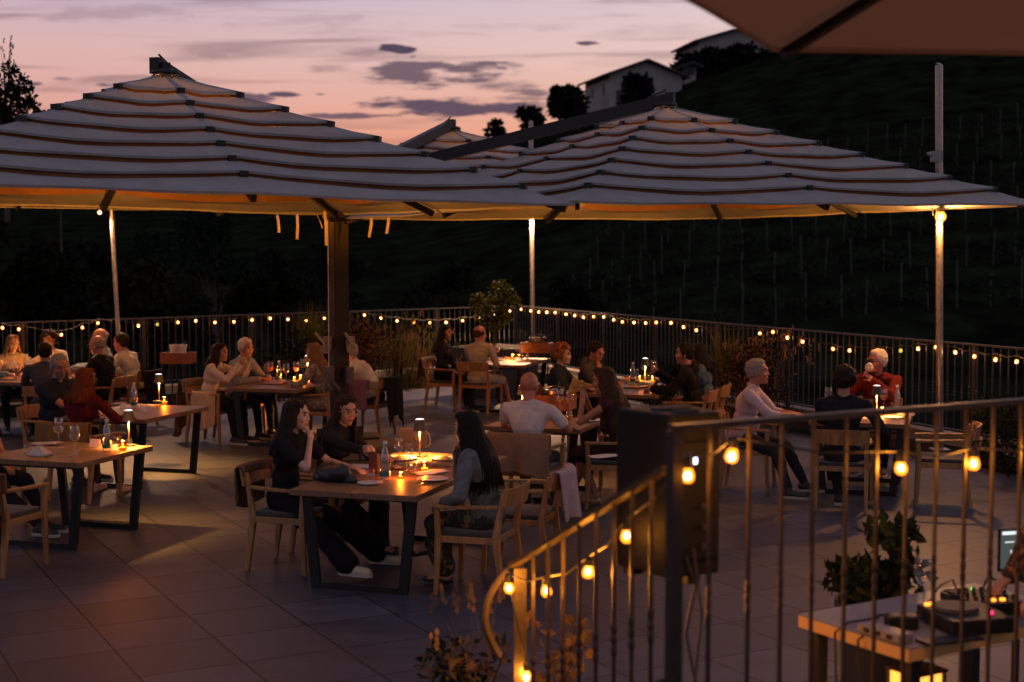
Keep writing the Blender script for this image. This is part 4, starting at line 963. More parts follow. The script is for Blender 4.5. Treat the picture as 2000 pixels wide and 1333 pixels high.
def pattern(name, base, spots, scale, thr=.42):
    m = bpy.data.materials.new('cloth_' + name); m.use_nodes = True; t = m.node_tree; b = t.nodes['Principled BSDF']; b.inputs['Roughness'].default_value = .85
    tcn = t.nodes.new('ShaderNodeTexCoord'); cur = None
    for i, c in enumerate(spots):
        v = t.nodes.new('ShaderNodeTexNoise'); v.inputs['Scale'].default_value = scale * (1 + .3 * i); v.inputs['Detail'].default_value = 2; v.inputs['Distortion'].default_value = 1.2
        mp = t.nodes.new('ShaderNodeMapping'); mp.inputs['Location'].default_value = (i * 7.3, i * 3.1, 0); t.links.new(tcn.outputs['Object'], mp.inputs[0]); t.links.new(mp.outputs[0], v.inputs[0])
        r = t.nodes.new('ShaderNodeMapRange'); r.inputs[1].default_value = 1 - thr - .02; r.inputs[2].default_value = 1 - thr + .02; t.links.new(v.outputs[0], r.inputs[0])
        mx = t.nodes.new('ShaderNodeMix'); mx.data_type = 'RGBA'; t.links.new(r.outputs[0], mx.inputs[0]); mx.inputs[7].default_value = (*c, 1)
        if cur is None: mx.inputs[6].default_value = (*base, 1)
        else: t.links.new(cur, mx.inputs[6])
        cur = mx.outputs[2]
    t.links.new(cur, b.inputs['Base Color']); return m
C_FLORAL = pattern('floral', (.20, .19, .16), [(.06, .11, .10), (.42, .36, .30), (.20, .09, .10)], 13)
C_SKIRT = pattern('skirt_print', (.012, .012, .010), [(.14, .10, .025), (.04, .05, .02)], 17, .40)
C_DJ = pattern('batik', (.035, .014, .008), [(.24, .085, .02)], 14, .48)
def striped(name, a, b, sc):
    m = bpy.data.materials.new('cloth_' + name); m.use_nodes = True; t = m.node_tree; p = t.nodes['Principled BSDF']; p.inputs['Roughness'].default_value = .85
    tcn = t.nodes.new('ShaderNodeTexCoord'); w = t.nodes.new('ShaderNodeTexWave'); w.bands_direction = 'Z'; w.inputs['Scale'].default_value = sc; w.inputs['Distortion'].default_value = 1; t.links.new(tcn.outputs['Object'], w.inputs[0])
    mx = t.nodes.new('ShaderNodeMix'); mx.data_type = 'RGBA'; t.links.new(w.outputs[0], mx.inputs[0]); mx.inputs[6].default_value = (*a, 1); mx.inputs[7].default_value = (*b, 1); t.links.new(mx.outputs[2], p.inputs['Base Color']); return m
C_STRIPE = striped('stripe', (.42, .39, .36), (.56, .52, .48), 22); C_CHECK = striped('check', (.02, .022, .028), (.07, .07, .08), 18)

def EAT(q, c=.9, dx=.05, dy=.155, dz=-.12): return None
def at(px, y): p = P(px, y, 0); return (p.x, p.y)
FINE = .0068
# ---- foreground table : three women
l1 = at(572, 1108); h1 = HS
chair(l1, h1, 'oak armchair of the woman in black at the near left end of the front table')
person('woman in black sitting sideways with a hand to her mouth, long dark hair, white trainers', l1, h1, 'fair', True, .99, lean=9, hyaw=4, hands={1: {'t': 'mouth', 'c': .8, 'pole': (.5, .5, -.9)}, -1: 'table'},
       feet={1: loc2(P(697, 1118, .085), l1, h1), -1: loc2(P(742, 1082, .085), l1, h1)}, top=('tee', C_BLACK), bottom=('wide', C_BLACK), shoes=SH_W, hair=('long', HM['dark'], .36), vox=FINE)
l2 = (l1[0] + LV.x * .68 + .04, l1[1] + LV.y * .68); h2 = HS - 4
chair(l2, h2, 'oak armchair of the woman with glasses at the far left of the front table')
person('young woman with round gold glasses and long dark hair leaning over the front table', l2, h2, 'olive', True, .98, lean=17, hyaw=-34, hpitch=8, hands={1: {'t': loc2(P(738, 893, .90), l2, h2), 'f': (.25, .8, .3), 'n': (-.9, .3, 0), 'c': .9}, -1: {'t': (-.12, .40, .80), 'f': (.6, .8, 0), 'n': (0, 0, -1), 'c': .4}},
       feet={1: loc2(P(770, 1090, .085), l2, h2), -1: (-.1, .36, .085)}, top=('sweater', C_BLACK2), bottom=('wide', C_BLACK), shoes=SH_B, shoe='heel', hair=('long', HM['dark'], .40), glasses='gold', vox=FINE)
fr = P(855, 1163, 0); l3 = (fr.x + SV.x * .22 + LV.x * .26, fr.y + SV.y * .22 + LV.y * .26); h3 = 162
chair(l3, h3, 'oak armchair of the woman in denim jacket, arm towards the viewer')
person('woman in pale denim jacket and patterned black skirt, very long dark hair, back half turned', l3, h3, 'olive', True, .99, lean=13, hyaw=-18, hpitch=4, hands={-1: {'t': (-.16, .20, .66), 'f': (.4, 1, -.2), 'n': (0, 0, -1), 'c': .5}, 1: {'t': 'mouth', 'c': .7, 'pole': (.6, .3, -.8)}},
       feet={1: loc2(P(822, 1072, .14), l3, h3), -1: loc2(P(872, 1118, .085), l3, h3)}, top=('jacket', C_DENIM), bottom=('longskirt', C_SKIRT), shoes=SH_B, shoe='heel', hair=('long', HM['black'], .52), vox=FINE)
l4 = (l3[0] + LV.x * .74 + SV.x * .10, l3[1] + LV.y * .74 + SV.y * .10)
chair(l4, h3 + 3, 'unoccupied oak armchair under a pink cloth beside the woman in denim')
drape(l4, h3 + 3, 'pale pink cloth folded over the chair back beside the woman in denim', cloth('pink_throw', (.38, .27, .255), bump=.5), w=.46, back=.40, front=.10, seed=4)
drape(l1, h1, 'brown jacket hanging on the chair of the woman in black', cloth('brown_coat', (.13, .075, .045)), 'jacket', 'jacket', w=.50, back=.30, front=.05, seed=8, flare=.01)
# ---- bald man and pizza eater
lg = at(1034, 1004)
chair(lg, 72, 'oak armchair of the bald man in white, draped in tan cloth')
drape(lg, 72, 'wide tan cloth hanging over the chair of the bald man in white', cloth('tan_throw', (.25, .135, .08), bump=.5), w=.62, back=.39, front=.2, seed=5, flare=.03)
person('bald man in short sleeved white shirt seen from behind at the centre table', lg, 73, 'red', False, 1.0, lean=4, hands={1: {'t': (.30, .34, .79), 'f': (-.3, 1, 0), 'n': (0, 0, -1)}, -1: {'t': (-.22, .40, .79), 'f': (.3, 1, 0), 'n': (0, 0, -1)}}, top=('tee', C_WHITE), bottom=('pants', C_GREY), shoes=SH_B, hair=None, build=1.12)
lp = at(1204, 990)
chair(lp, 162, 'oak armchair of the pizza eating woman')
def eat_hands(q, pole=None): 
    return None
pp, pi_ = person('woman with straight brown hair biting a pizza slice in both hands', lp, 160, 'tan', True, 1.06, lean=17, hpitch=6, hands={q: {'t': (q * .05, .335, 1.055), 'f': (-q * .15, .25, .9), 'n': (-q * .5, -.2, 1), 'c': .7, 'pole': (q * .5, .6, -1)} for q in (1, -1)},
       feet={1: loc2(P(1120, 952, .10), lp, 160), -1: loc2(P(1163, 965, .10), lp, 160)}, top=('sleeveless', C_DRED), bottom=('skirt', C_SKIN_SKIRT), shoes=SH_T, shoe='heel', hair=('long', HM['brown'], .56), vox=.0075)
def pizza(root, info, label, sz=.16, burger=False):
    c = (info['wr'][1] + info['wr'][-1]) / 2 + np.array([0, .0, .125]); w = towrld(root, c)
    m = MB()
    if not burger:
        m.add([(-sz / 2, sz * .6, 0), (sz / 2, sz * .6, 0), (0, -sz * .55, -.03), (-sz / 2, sz * .6, .014), (sz / 2, sz * .6, .014), (0, -sz * .55, -.018)], [(2, 1, 0), (3, 4, 5), (0, 1, 4, 3), (1, 2, 5, 4), (2, 0, 3, 5)])
        m.cap((-sz / 2, sz * .6, .008), (sz / 2, sz * .6, .008), .017, .017); 
        for i in range(9): m.ell((random.uniform(-.03, .03), random.uniform(-.02, sz * .5), .018), (.016, .016, .008), None, 8, 5)
        o = m.build('pizza_slice', mat('pizza', (.40, .13, .03), .6, 0, c2=(.5, .33, .10), vscale=40, bump=.5), smooth=True)
    else:
        m.ell((0, 0, 0), (.055, .06, .045)); m.ell((0, .0, .02), (.05, .045, .05)); o = m.build('wrapped_sandwich', C_WHITE, smooth='all')
    o.location = w; o.rotation_euler = root.rotation_euler; o.rotation_euler.x = R(-12); o.rotation_euler.y = R(-38) if not burger else 0; o.scale = (1.25,) * 3 if not burger else (.9,) * 3; tag(o, label, 'food'); return o
pizza(pp, pi_, 'pizza slice held up by the woman with straight brown hair', .17)
nk = napkin(1178, 893, 'white napkin lying on the lap of the pizza eating woman', zt=.665, rz=10, kind='flat')
# ---- far centre table
lf = at(872, 801)
chair(lf, HS, 'oak armchair of the woman in black at the farthest table')
drape(lf, HS, 'grey scarf hanging on the chair of the woman in black at the farthest table', cloth('grey_scarf', (.20, .15, .13)), 'scarf', 'scarf', w=.5, back=.34, front=.06, seed=9)
person('woman in black with long black hair sitting in profile at the farthest table', lf, HS, 'tan', True, .98, lean=3, hyaw=-6, hands={1: 'lap', -1: 'lap'}, top=('sweater', C_BLACK), bottom=('pants', C_BLACK), shoes=SH_B, hair=('long', HM['black'], .36), glasses='gold', vox=.0095)
lf2 = at(938, 806)
chair(lf2, 68, 'oak armchair of the man in beige with his back to the viewer')
person('balding man in beige sweater with cropped hair sitting back turned at the farthest table', lf2, 62, 'red', False, 1.0, lean=10, side=-4, hyaw=-12, hands={1: 'lap', -1: 'fold'}, feet={1: (.30, .42, .085), -1: (.0, .25, .085)}, top=('sweater', C_BEIGE), bottom=('shorts', C_SHORT), shoes=SH_B, hair=('fringe', HM['brown']), vox=.0095)
# ---- table with the orange cocktails
le = at(418, 864)
chair(le, HS, 'oak armchair of the woman in cream sweater, two garments over it')
drape(le, HS, 'grey jacket over the chair back of the woman in cream', cloth('grey_jacket', (.16, .12, .10)), 'jacket', 'jacket', w=.52, back=.62, front=.08, seed=11, flare=.08, z_uneven=.12)
pa = Vector((le[0], le[1], 0)) + hv(HS - 90) * .27
drape((pa.x, pa.y), HS + 90, 'cream cardigan hanging off the armrest beside the woman in cream', cloth('cream_cardigan', (.50, .36, .24)), 'cardigan', 'cardigan', w=.36, back=.42, front=.05, top=.67, ybias=.05, seed=12)
person('woman with dark bob in cream sweater holding food with raised hands', le, HS, 'tan', True, .97, lean=16, hyaw=6, hands={1: {'t': (.05, .40, 1.02), 'f': (-.3, .3, .9), 'n': (-.6, .1, .2), 'c': .9, 'pole': (.4, .4, -1)}, -1: {'t': (-.08, .46, 1.05), 'f': (.1, .2, 1), 'n': (.7, -.3, 0), 'c': .8, 'pole': (-.5, .6, -1)}}, top=('sweater', C_CREAM), bottom=('pants', C_BLACK), shoes=SH_B, hair=('bob', HM['dark'], .24), vox=.0085)
le2 = (TE.w(-.80, .30).x, TE.w(-.80, .30).y)
chair(le2, HS, 'oak armchair of the white haired man in blue shirt')
person('white haired man in light blue shirt looking across the cocktail table', le2, HS - 6, 'red', False, 1.0, lean=15, hyaw=-14, hands={1: 'fold', -1: 'fold'}, top=('shirt', C_LBLUE), bottom=('pants', C_NAVY), shoes=SH_B, hair=('short', HM['white']), brow='grey', vox=.0085)
le3 = (-2.50, 18.36)
chair(le3, 166, 'oak armchair of the woman in floral blouse by the parasol post')
person('woman in floral blouse with long blond hair, hand raised to her face', le3, 168, 'tan', True, .97, lean=12, hyaw=-10, hands={-1: 'fold', 1: {'t': 'cheek', 'pole': (.6, .5, -1)}}, top=('shirt', C_FLORAL), bottom=('longskirt', C_FLORAL), shoes=SH_B, hair=('long', HM['blond'], .40), vox=.0085)
le4 = (-1.93, 19.15)
chair(le4, 160, 'oak armchair of the man in white bent forward behind the post')
drape(le4, 160, 'long black coat over the chair behind the parasol post', cloth('black_coat', (.010, .011, .013)), 'coat', 'coat', w=.50, back=.62, front=.16, seed=14, flare=.02, z_uneven=.13)
pa = Vector((le4[0], le4[1], 0)) + hv(250) * .30 + hv(160) * .12
drape((pa.x, pa.y), 70, 'mauve jacket hanging on the armrest right of the parasol post', cloth('mauve', (.24, .12, .19)), 'jacket', 'jacket', w=.46, back=.40, front=.1, top=.76, ybias=.05, seed=15)
person('man in white shirt bent forward over his plate, head hidden by the parasol post', le4, 168, 'fair', False, 1.02, lean=34, hpitch=10, hands={1: 'fold', -1: 'fold'}, top=('shirt', C_WHITE), bottom=('pants', C_NAVY), shoes=SH_B, hair=('short', HM['grey']), vox=.010, build=1.12)
# ---- group of four right of centre
lh = (.58, 17.70)
chair(lh, HS, 'oak armchair of the curly haired woman in dark jacket')
person('woman with ginger curly hair in dark jacket beside the man in grey hoodie', lh, HS, 'fair', True, .98, lean=10, hyaw=6, hands={1: 'fold', -1: 'fold'}, top=('jacket', C_NAVY), bottom=('pants', C_BLACK), shoes=SH_B, hair=('curly', HM['ginger']), vox=.0085)
lh2 = (.98, 18.35)
chair(lh2, HS, 'oak armchair of the man in grey hoodie')
person('man with glasses in grey hoodie bowing his head, hand at his mouth', lh2, HS - 8, 'red', False, 1.0, lean=16, hpitch=20, hyaw=-10, hands={1: {'t': 'mouth', 'pole': (.5, .4, -1)}, -1: 'fold'}, top=('hoodie', C_GREY), bottom=('pants', C_BLACK), shoes=SH_B, hair=('short', HM['dark']), glasses='dark', vox=.0085)
lh3 = (2.16, 17.42)
chair(lh3, 162, 'oak armchair of the man in black hoodie')
person('dark haired man in black hoodie with one hand raised, facing left', lh3, 164, 'tan', False, 1.02, lean=8, hyaw=4, hands={-1: {'t': (-.10, .40, .80), 'f': (.6, .9, 0), 'n': (0, 0, -1)}, 1: {'t': (.10, .38, .98), 'f': (-.3, .5, .6), 'n': (-.7, 0, -.2), 'c': 1.2, 'pole': (.5, .3, -1)}}, top=('hoodie', C_BLACK), bottom=('pants', C_BLACK), shoes=SH_B, hair=('short', HM['black']), beard=False, vox=.0085)
lh4 = (2.42, 18.10)
chair(lh4, 162, 'oak armchair of the woman in blue jacket behind the man in black hoodie')
person('woman in blue jacket with dark hair mostly hidden behind the man in black hoodie', lh4, 166, 'tan', True, .98, lean=10, hands={1: 'fold', -1: 'fold'}, top=('jacket', C_BLUEJ), bottom=('pants', C_BLACK), shoes=SH_B, hair=('long', HM['black'], .3), vox=.010)
# ---- table at the right
li = at(1462, 955)
chair(li, HS, 'oak armchair of the man in pale pink shirt')
person('man in pale pink shirt with glasses pushed up on short grey hair', li, HS, 'red', False, 1.04, lean=12, hyaw=2, hpitch=-4, hands={1: {'t': (.06, .45, .80), 'f': (-.3, 1, 0), 'n': (0, 0, -1), 'c': .4, 'pole': (.8, .1, -1)}, -1: {'t': (-.1, .43, .80), 'f': (.3, 1, 0), 'n': (0, 0, -1), 'c': .4}},
       feet={1: loc2(P(1540, 958, .085), li, HS), -1: loc2(P(1572, 945, .085), li, HS)}, top=('rolled', C_PINK), bottom=('pants', C_JEAN), shoes=SH_B, hair=('short', HM['grey']), brow='grey', vox=.0078, build=1.12)
li2 = at(1645, 993)
chair(li2, 73, 'oak armchair of the curly haired man in black, back towards the viewer')
person('man with short dark curls in black sweater seen from behind at the right table', li2, 70, 'tan', False, 1.03, lean=4, hyaw=8, hands={1: {'t': (.28, .14, .62), 'f': (0, 1, -.3), 'n': (-1, 0, 0)}, -1: 'table'}, feet={-1: (-.06, .18, .085), 1: (.22, .40, .085)}, top=('sweater', C_BLACK2), bottom=('pants', C_JEAN), shoes=SH_B, hair=('curlyshort', HM['dark']), vox=.0085, build=1.05)
li3 = (4.16, 16.15)
chair(li3, 250, 'oak armchair of the man in red blazer')
pr, ri = person('white haired man in red blazer and sunglasses eating a wrapped sandwich', li3, 248, 'red', False, 1.04, lean=8, hyaw=-42, hands={1: {'t': (.10, .26, 1.09), 'f': (-.2, .0, 1), 'n': (-.8, .1, 0), 'c': .9, 'pole': (.8, .2, -1)}, -1: {'t': (.0, .30, 1.03), 'f': (.4, .1, .9), 'n': (.7, -.2, 0), 'c': .8, 'pole': (-.8, .3, -1)}}, top=('blazer', C_BLAZER), bottom=('pants', C_BLACK), shoes=SH_B, hair=('short', HM['white']), glasses='sun', vox=.0078, build=1.05)
pizza(pr, ri, 'wrapped sandwich in the hands of the man in red blazer', burger=True)
chair(at(1837, 984), 165, 'unoccupied oak armchair at the right end of the right table')
# ---- party at the far left
lc = at(166, 974)
chair(lc, 72, 'oak armchair of the red haired woman, draped in mustard cloth')
drape(lc, 72, 'mustard cloth over the chair of the red haired woman', cloth('mustard_throw', (.20, .11, .04), bump=.5), w=.60, back=.36, front=.1, seed=21)
person('red haired woman in dark red sweater seen from behind', lc, 70, 'fair', True, .98, lean=9, hands={1: {'t': (.30, .34, .80), 'f': (-.3, 1, 0), 'n': (0, 0, -1)}, -1: 'fold'}, top=('sweater', C_RED), bottom=('pants', C_GREY), shoes=SH_T, shoe='heel', hair=('bob', HM['auburn'], .27), vox=.0085)
lc2 = (-4.98, 15.45)
chair(lc2, HS, 'oak armchair of the grey bearded man in dark polo')
person('grey bearded man with glasses in dark polo shirt facing the red haired woman', lc2, HS - 8, 'red', False, 1.04, lean=10, hyaw=-28, hpitch=8, hands={1: {'t': (.02, .46, .79), 'f': (-.5, 1, 0), 'n': (0, 0, -1), 'c': .4}, -1: 'fold'}, top=('tee', C_NAVY), bottom=('pants', C_JEAN), shoes=SH_B, hair=('short', HM['grey']), glasses='dark', beard=True, brow='grey', vox=.0078, build=1.15)
ld = (-5.98, 18.15)
chair(ld, 105, 'oak armchair of the man in checked shirt')
person('man in dark checked shirt with his back turned at the large party', ld, 108, 'tan', False, .98, lean=10, hands={1: 'fold', -1: 'fold'}, top=('shirt', C_CHECK), bottom=('pants', C_BLACK), shoes=SH_B, hair=('short', HM['dark']), vox=.010)
ld2 = (-5.55, 19.30)
chair(ld2, 165, 'oak armchair of the man in black with cropped hair at the large party')
person('man with cropped hair and dark glasses in black shirt facing left at the large party', ld2, 168, 'red', False, 1.02, lean=14, hpitch=8, hands={1: 'fold', -1: 'fold'}, top=('tee', C_BLACK), bottom=('pants', C_BLACK), shoes=SH_B, hair=('fringe', HM['grey']), glasses='dark', vox=.0095, build=1.1)
ld3 = (-5.42, 20.15)
chair(ld3, 162, 'oak armchair of the man in striped shirt')
drape(ld3, 162, 'black jacket over the chair of the man in striped shirt', C_BLACK, 'jacket', 'jacket', w=.54, back=.5, front=.1, seed=24)
person('dark haired man in white striped shirt leaning forward at the large party', ld3, 166, 'red', False, 1.02, lean=19, hands={1: 'fold', -1: 'fold'}, top=('shirt', C_STRIPE), bottom=('pants', C_BLACK), shoes=SH_B, hair=('short', HM['dark']), vox=.0095, build=1.08)
ld4 = (-6.00, 20.80)
person('grey haired man in glasses half hidden behind the man in striped shirt', ld4, 185, 'red', False, 1.02, lean=8, hyaw=10, hands={1: 'fold', -1: 'fold'}, top=('shirt', C_LBLUE), bottom=('pants', C_BLACK), shoes=SH_B, hair=('fringe', HM['grey']), glasses='dark', vox=.011)
chair(ld4, 180, 'oak armchair of the half hidden grey haired man')
ld5 = (-7.02, 19.95)
chair(ld5, 290, 'oak armchair of the blond woman at the left edge')
person('blond woman with glasses in pale blouse at the left edge of the picture', ld5, 296, 'fair', True, .97, lean=7, hyaw=8, hands={1: 'fold', -1: 'fold'}, top=('shirt', C_BEIGE), bottom=('pants', C_BLACK), shoes=SH_B, hair=('long', HM['blond'], .34), glasses='gold', vox=.0095)
ld6 = (-6.55, 20.42)
chair(ld6, 262, 'oak armchair of the woman with dark curls at the large party')
person('woman with dark curls leaning towards the blond woman, white sleeve', ld6, 256, 'tan', True, 1.0, lean=12, side=8, hyaw=8, hroll=14, hands={1: {'t': (.34, .40, .90), 'f': (.3, 1, -.1), 'n': (0, 0, -1)}, -1: 'fold'}, top=('shirt', C_WHITE), bottom=('pants', C_BLACK), shoes=SH_B, hair=('curly', HM['dark']), vox=.0095)
# ---- nearest left table
lb = (-4.72, 12.62)
chair(lb, HS, 'oak armchair of the diner cut off by the left edge')
person('diner in dark trousers cut off by the left edge, legs under the near left table', lb, HS, 'tan', False, 1.0, lean=-4, hands={1: 'lap', -1: 'lap'}, feet={1: (.1, .66, .085), -1: (-.1, .56, .085)}, top=('tee', C_BLACK), bottom=('pants', C_JEAN), shoes=SH_B, hair=('short', HM['dark']), vox=.011)
lb2 = at(0, 1112)
chair(lb2, 72, 'unoccupied oak armchair under a brown cloth at the lower left edge')
drape(lb2, 72, 'rust brown cloth over the chair at the lower left edge', cloth('rust_throw', (.18, .09, .04), bump=.5), w=.60, back=.44, front=.14, seed=30)
# ---- musician at the right edge
dj = (2.74, 6.74)
person('musician in brown batik shirt standing at the equipment table, cut off by the right edge', dj, 186, 'tan', False, 1.0, lean=6, standing=True, hands={1: {'t': (.14, .30, .90), 'f': (-.1, 1, -.3), 'n': (0, 0, -1)}, -1: {'t': (-.20, .30, .92), 'f': (.1, 1, -.3), 'n': (0, 0, -1)}}, top=('shirt', C_DJ), bottom=('pants', C_DJ), shoes=SH_B, hair=('short', HM['dark']), vox=.009)

# ================================================================== things on the tables
FT = 'on the front table'
table_lamp(820, 892, 'cordless lamp with dark shade on the front table of three women', power=10)
candle(829, 922, 'ribbed amber candle jar beside the front table lamp', power=1.2)
ware('tumblerY', 803, 925, 'tumbler of yellow drink with black straw in front of the front table lamp', sc=1.25)
ware('tumbler', 799, 888, 'tumbler behind the plate of pizza on the front table', sc=1.15)
ware('wineY', 816, 884, 'glass of white wine behind the front table lamp')
ware('bottle', 752, 938, 'water bottle with green cap gripped by the woman with glasses', sc=1.05)
ware('plateW', 783, 898, 'plate of pizza beside the bottle on the front table', sc=1.05)
ware('plateE', 845, 938, 'flat oval plate in front of the woman in denim', sc=1.0)
ware('plate', 775, 915, 'small dish of snacks between bottle and candle on the front table', sc=.6)
candle(782, 935, 'tiny tealight beside the water bottle on the front table', power=.5, sc=.55)
ware('tumblerW', 725, 932, 'low water tumbler beside the black handbag', sc=.8)
flat('menu_holder', 'menu holder', 731, 925, (.075, .05, .16), mat('wine_red_box', (.05, .01, .012), .6), 'dark red upright box left of the bottle on the front table')
flat('book', 'menu', 705, 915, (.21, .16, .02), C_WHITE, 'closed pale menu between the two women on the left')
flat('phone', 'phone', 862, 912, (.15, .075, .008), SH_B, 'dark coaster beside the candle on the front table')
ware('plateE', 722, 945, 'empty grey plate at the near edge of the front table', sc=.8)
ware('plateW', 868, 898, 'plate of food beyond the candle on the front table', sc=.85)
napkin(840, 925, 'crumpled white napkin beside the amber candle on the front table', kind='flat', rz=30)
ware('wine', 779, 905, 'wine glass between the bottle and the lamp on the front table', sc=.95)
cutlery(820, 948, 'knife lying at the near right corner of the front table', rz=70)
# handbags
m = MB()
for i in range(9): m.ell((random.uniform(-.08, .08), random.uniform(-.05, .05), random.uniform(.02, .08)), (random.uniform(.07, .11), .07, random.uniform(.05, .08)))
m.cap((-.16, 0, .02), (.17, 0, .02), .035, .04)
me = remesh(m, .01, 'handbag', 3, .006, 2, (20, 20, 20)); me.materials.append(mat('black_leather', (.012, .011, .012), .45, 0, .2, 20, .4, 40)); o = bpy.data.objects.new('handbag', me); col.objects.link(o); o.location = P(652, 940, .752); o.rotation_euler = (0, 0, R(-25)); tag(o, 'slouchy black leather handbag on the front table', 'handbag')
hb = thing('handbag', 'tan handbag with chain standing at the far end of the front table', 'handbag', tuple(P(806, 874, .752)), R(-14)); M_TAN = mat('tan_leather', (.36, .20, .09), .5, 0, .1, 10, .2, 60)
MB().box((0, 0, .085), (.26, .08, .17), taper=.92).build('bag_body', M_TAN, hb, bevel=.008)
MB().box((0, -.043, .11), (.245, .008, .11)).build('flap', M_TAN, hb, bevel=.003)
MB().tube([(.12, -.02, .16), (.17, -.04, .12), (.18, -.05, .04), (.14, -.06, .01)], .006, 6).build('chain_strap', mat('gold_chain', (.6, .4, .15), .3, .9), hb)
# near left table
table_lamp(252, 871, 'cordless lamp at the right corner of the near left table', power=2.2)
candle(240, 880, 'amber candle glow behind the bottle on the near left table', power=1.0)
ware('bottle', 209, 882, 'water bottle with teal label on the near left table')
ware('tumblerW', 228, 873, 'round tumbler between bottle and lamp on the near left table', sc=1.1)
ware('wine', 115, 875, 'wine glass standing behind, nearer the mustard chair, on the near left table', sc=1.2)
ware('wine', 146, 890, 'wine glass standing in front of the place card on the near left table', sc=1.15)
ware('tumblerW', 54, 888, 'water tumbler left of the tented napkin', sc=1.0)
ware('tumbler', 147, 889, 'low water tumbler at the foot of the nearer wine glass on the near left table', sc=.7)
napkin(78, 890, 'white napkin folded to a peak on the near left table', rz=-18)
napkin(92, 868, 'flat folded white napkin at the far side of the near left table', kind='flat', rz=-18)
cd = MB(); cd.add([(-.05, -.022, 0), (.05, -.022, 0), (.05, 0, .07), (-.05, 0, .07), (.05, .022, 0), (-.05, .022, 0)], [(0, 1, 2, 3), (3, 2, 4, 5)]); o = cd.build('place_card', M_CARD, solid=.0015); o.location = P(186, 873, .753); o.rotation_euler = (0, 0, R(-14)); tag(o, 'tented reservation card on the near left table', 'card')
cutlery(122, 893, 'knife beside the tented napkin', rz=30)
# table of the red haired woman
table_lamp(311, 785, 'cordless lamp at the far end of the red haired woman\'s table', power=5)
candle(321, 790, 'amber candle jar next to the lamp on the red haired woman\'s table', power=.8)
ware('tumblerY', 309, 796, 'round snack bowl glass by the candle on the red haired woman\'s table', sc=1.0)
ware('bottle', 262, 797, 'water bottle on the red haired woman\'s table')
ware('tumblerW', 281, 805, 'right hand water tumbler on the red haired woman\'s table')
ware('tumblerW', 239, 797, 'water tumbler left of the bottle on the red haired woman\'s table', sc=.9)
flat('napkin', 'napkin', 232, 790, (.14, .1, .012), C_WHITE, 'white paper napkin near the red haired woman\'s arm')
cutlery(268, 803, 'fork lying beside the bottle on the red haired woman\'s table', rz=20)
# large party
table_lamp(91, 736, 'cordless lamp on the table of the large party', power=4)
ware('wbottle', 94, 741, 'dark wine bottle with cream label at the large party')
candle(78, 736, 'amber candle left of the wine bottle at the large party', power=1.2); candle(66, 737, 'amber candle in the middle of the large party table', power=.8)
ware('bottle', 59, 738, 'water bottle between wine glasses at the large party')
for i, (x, y, lb_) in enumerate(((9, 739, 'leftmost wine glass at the large party'), (34, 744, 'wine glass with white wine in front of the blond woman'), (52, 738, 'wine glass left of the water bottle at the large party'), (63, 740, 'wine glass right of the water bottle at the large party'), (28, 739, 'wine glass behind the others near the blond woman'))):
    ware('wineY' if i % 2 else 'wine', x, y, lb_, sc=1.1)
ware('plate', 15, 742, 'dark plate at the left edge of the large party table')
ware('tumblerW', 160, 715, 'tall tumbler between the men of the large party', zt=.9, sc=.9) if False else None
# cocktail table
table_lamp(601, 741, 'cordless lamp at the far end of the cocktail table', power=5, green=True)
candle(587, 745, 'amber candle between the cocktails\' table plates', power=1.2)
candle(575, 748, 'frosted square tealight beside the right hand orange cocktail', power=1.0, sc=.9)
ware('spritz', 528, 744, 'left hand orange cocktail', sc=1.15); ware('spritz', 579, 744, 'right hand orange cocktail', sc=1.15)
ware('bottle', 545, 746, 'water bottle standing between the two orange cocktails')
ware('wineY', 559, 748, 'glass of white wine right of the bottle on the cocktail table', sc=1.15)
ware('wine', 521, 745, 'wine glass left of the left orange cocktail', sc=1.05); ware('wineY', 592, 736, 'tall white wine glass near the floral blouse', sc=1.1)
ware('wine', 607, 745, 'wine glass by the elbow of the woman in floral blouse')
ware('plateE', 485, 745, 'grey plate in front of the woman in cream', sc=1.2)
flat('serving_board', 'serving board', 535, 751, (.34, .2, .02), M_TRAY, 'wooden serving board at the near edge of the cocktail table'); ware('plateW', 512, 740, 'pale plate beside the left orange cocktail'); ware('plate', 585, 750, 'small dark plate at the right end of the cocktail table', sc=.8)
# farthest table
ware('wineY', 954, 702, 'left wine glass on the farthest table', sc=1.15); ware('wineY', 971, 703, 'second wine glass on the farthest table', sc=1.15); ware('wine', 1011, 701, 'wine glass close to the bottle on the farthest table', sc=1.1)
ware('bottle', 1018, 703, 'water bottle on the farthest table'); candle(1001, 703, 'candle glow in the middle of the farthest table', power=3.0)
ware('tumblerW', 1005, 706, 'water tumbler on the farthest table'); ware('tumblerW', 1030, 702, 'water tumbler at the right end of the farthest table')
ware('plateE', 972, 704, 'pale plate on the farthest table'); ware('plate', 988, 701, 'plate of food on the farthest table', sc=.8)
flat('napkin', 'napkin', 1022, 708, (.2, .14, .01), C_WHITE, 'white paper at the near corner of the farthest table')
# pizza table
table_lamp(1020, 812, 'cordless lamp left of the bald man in white', power=6)
ware('wineY', 1113, 812, 'glass of rose wine in front of the pizza eating woman', sc=1.2); ware('tumblerY', 1112, 820, 'tumbler catching light below the rose wine', sc=1.0)
ware('wine', 1094, 806, 'wine glass right of the bald man\'s shoulder', sc=1.1)
ware('plateE', 1148, 823, 'silver plate before the pizza eating woman', sc=1.1)
flat('phone', 'phone', 988, 823, (.075, .15, .009), SH_B, 'smartphone lying left of the bald man in white', rz=60)
cutlery(970, 822, 'cutlery lying at the left end of the pizza table', rz=15); cutlery(1150, 828, 'knife on the pizza table by the silver plate', rz=-10)
candle(1000, 815, 'amber candle left of the bald man in white', power=1.2)
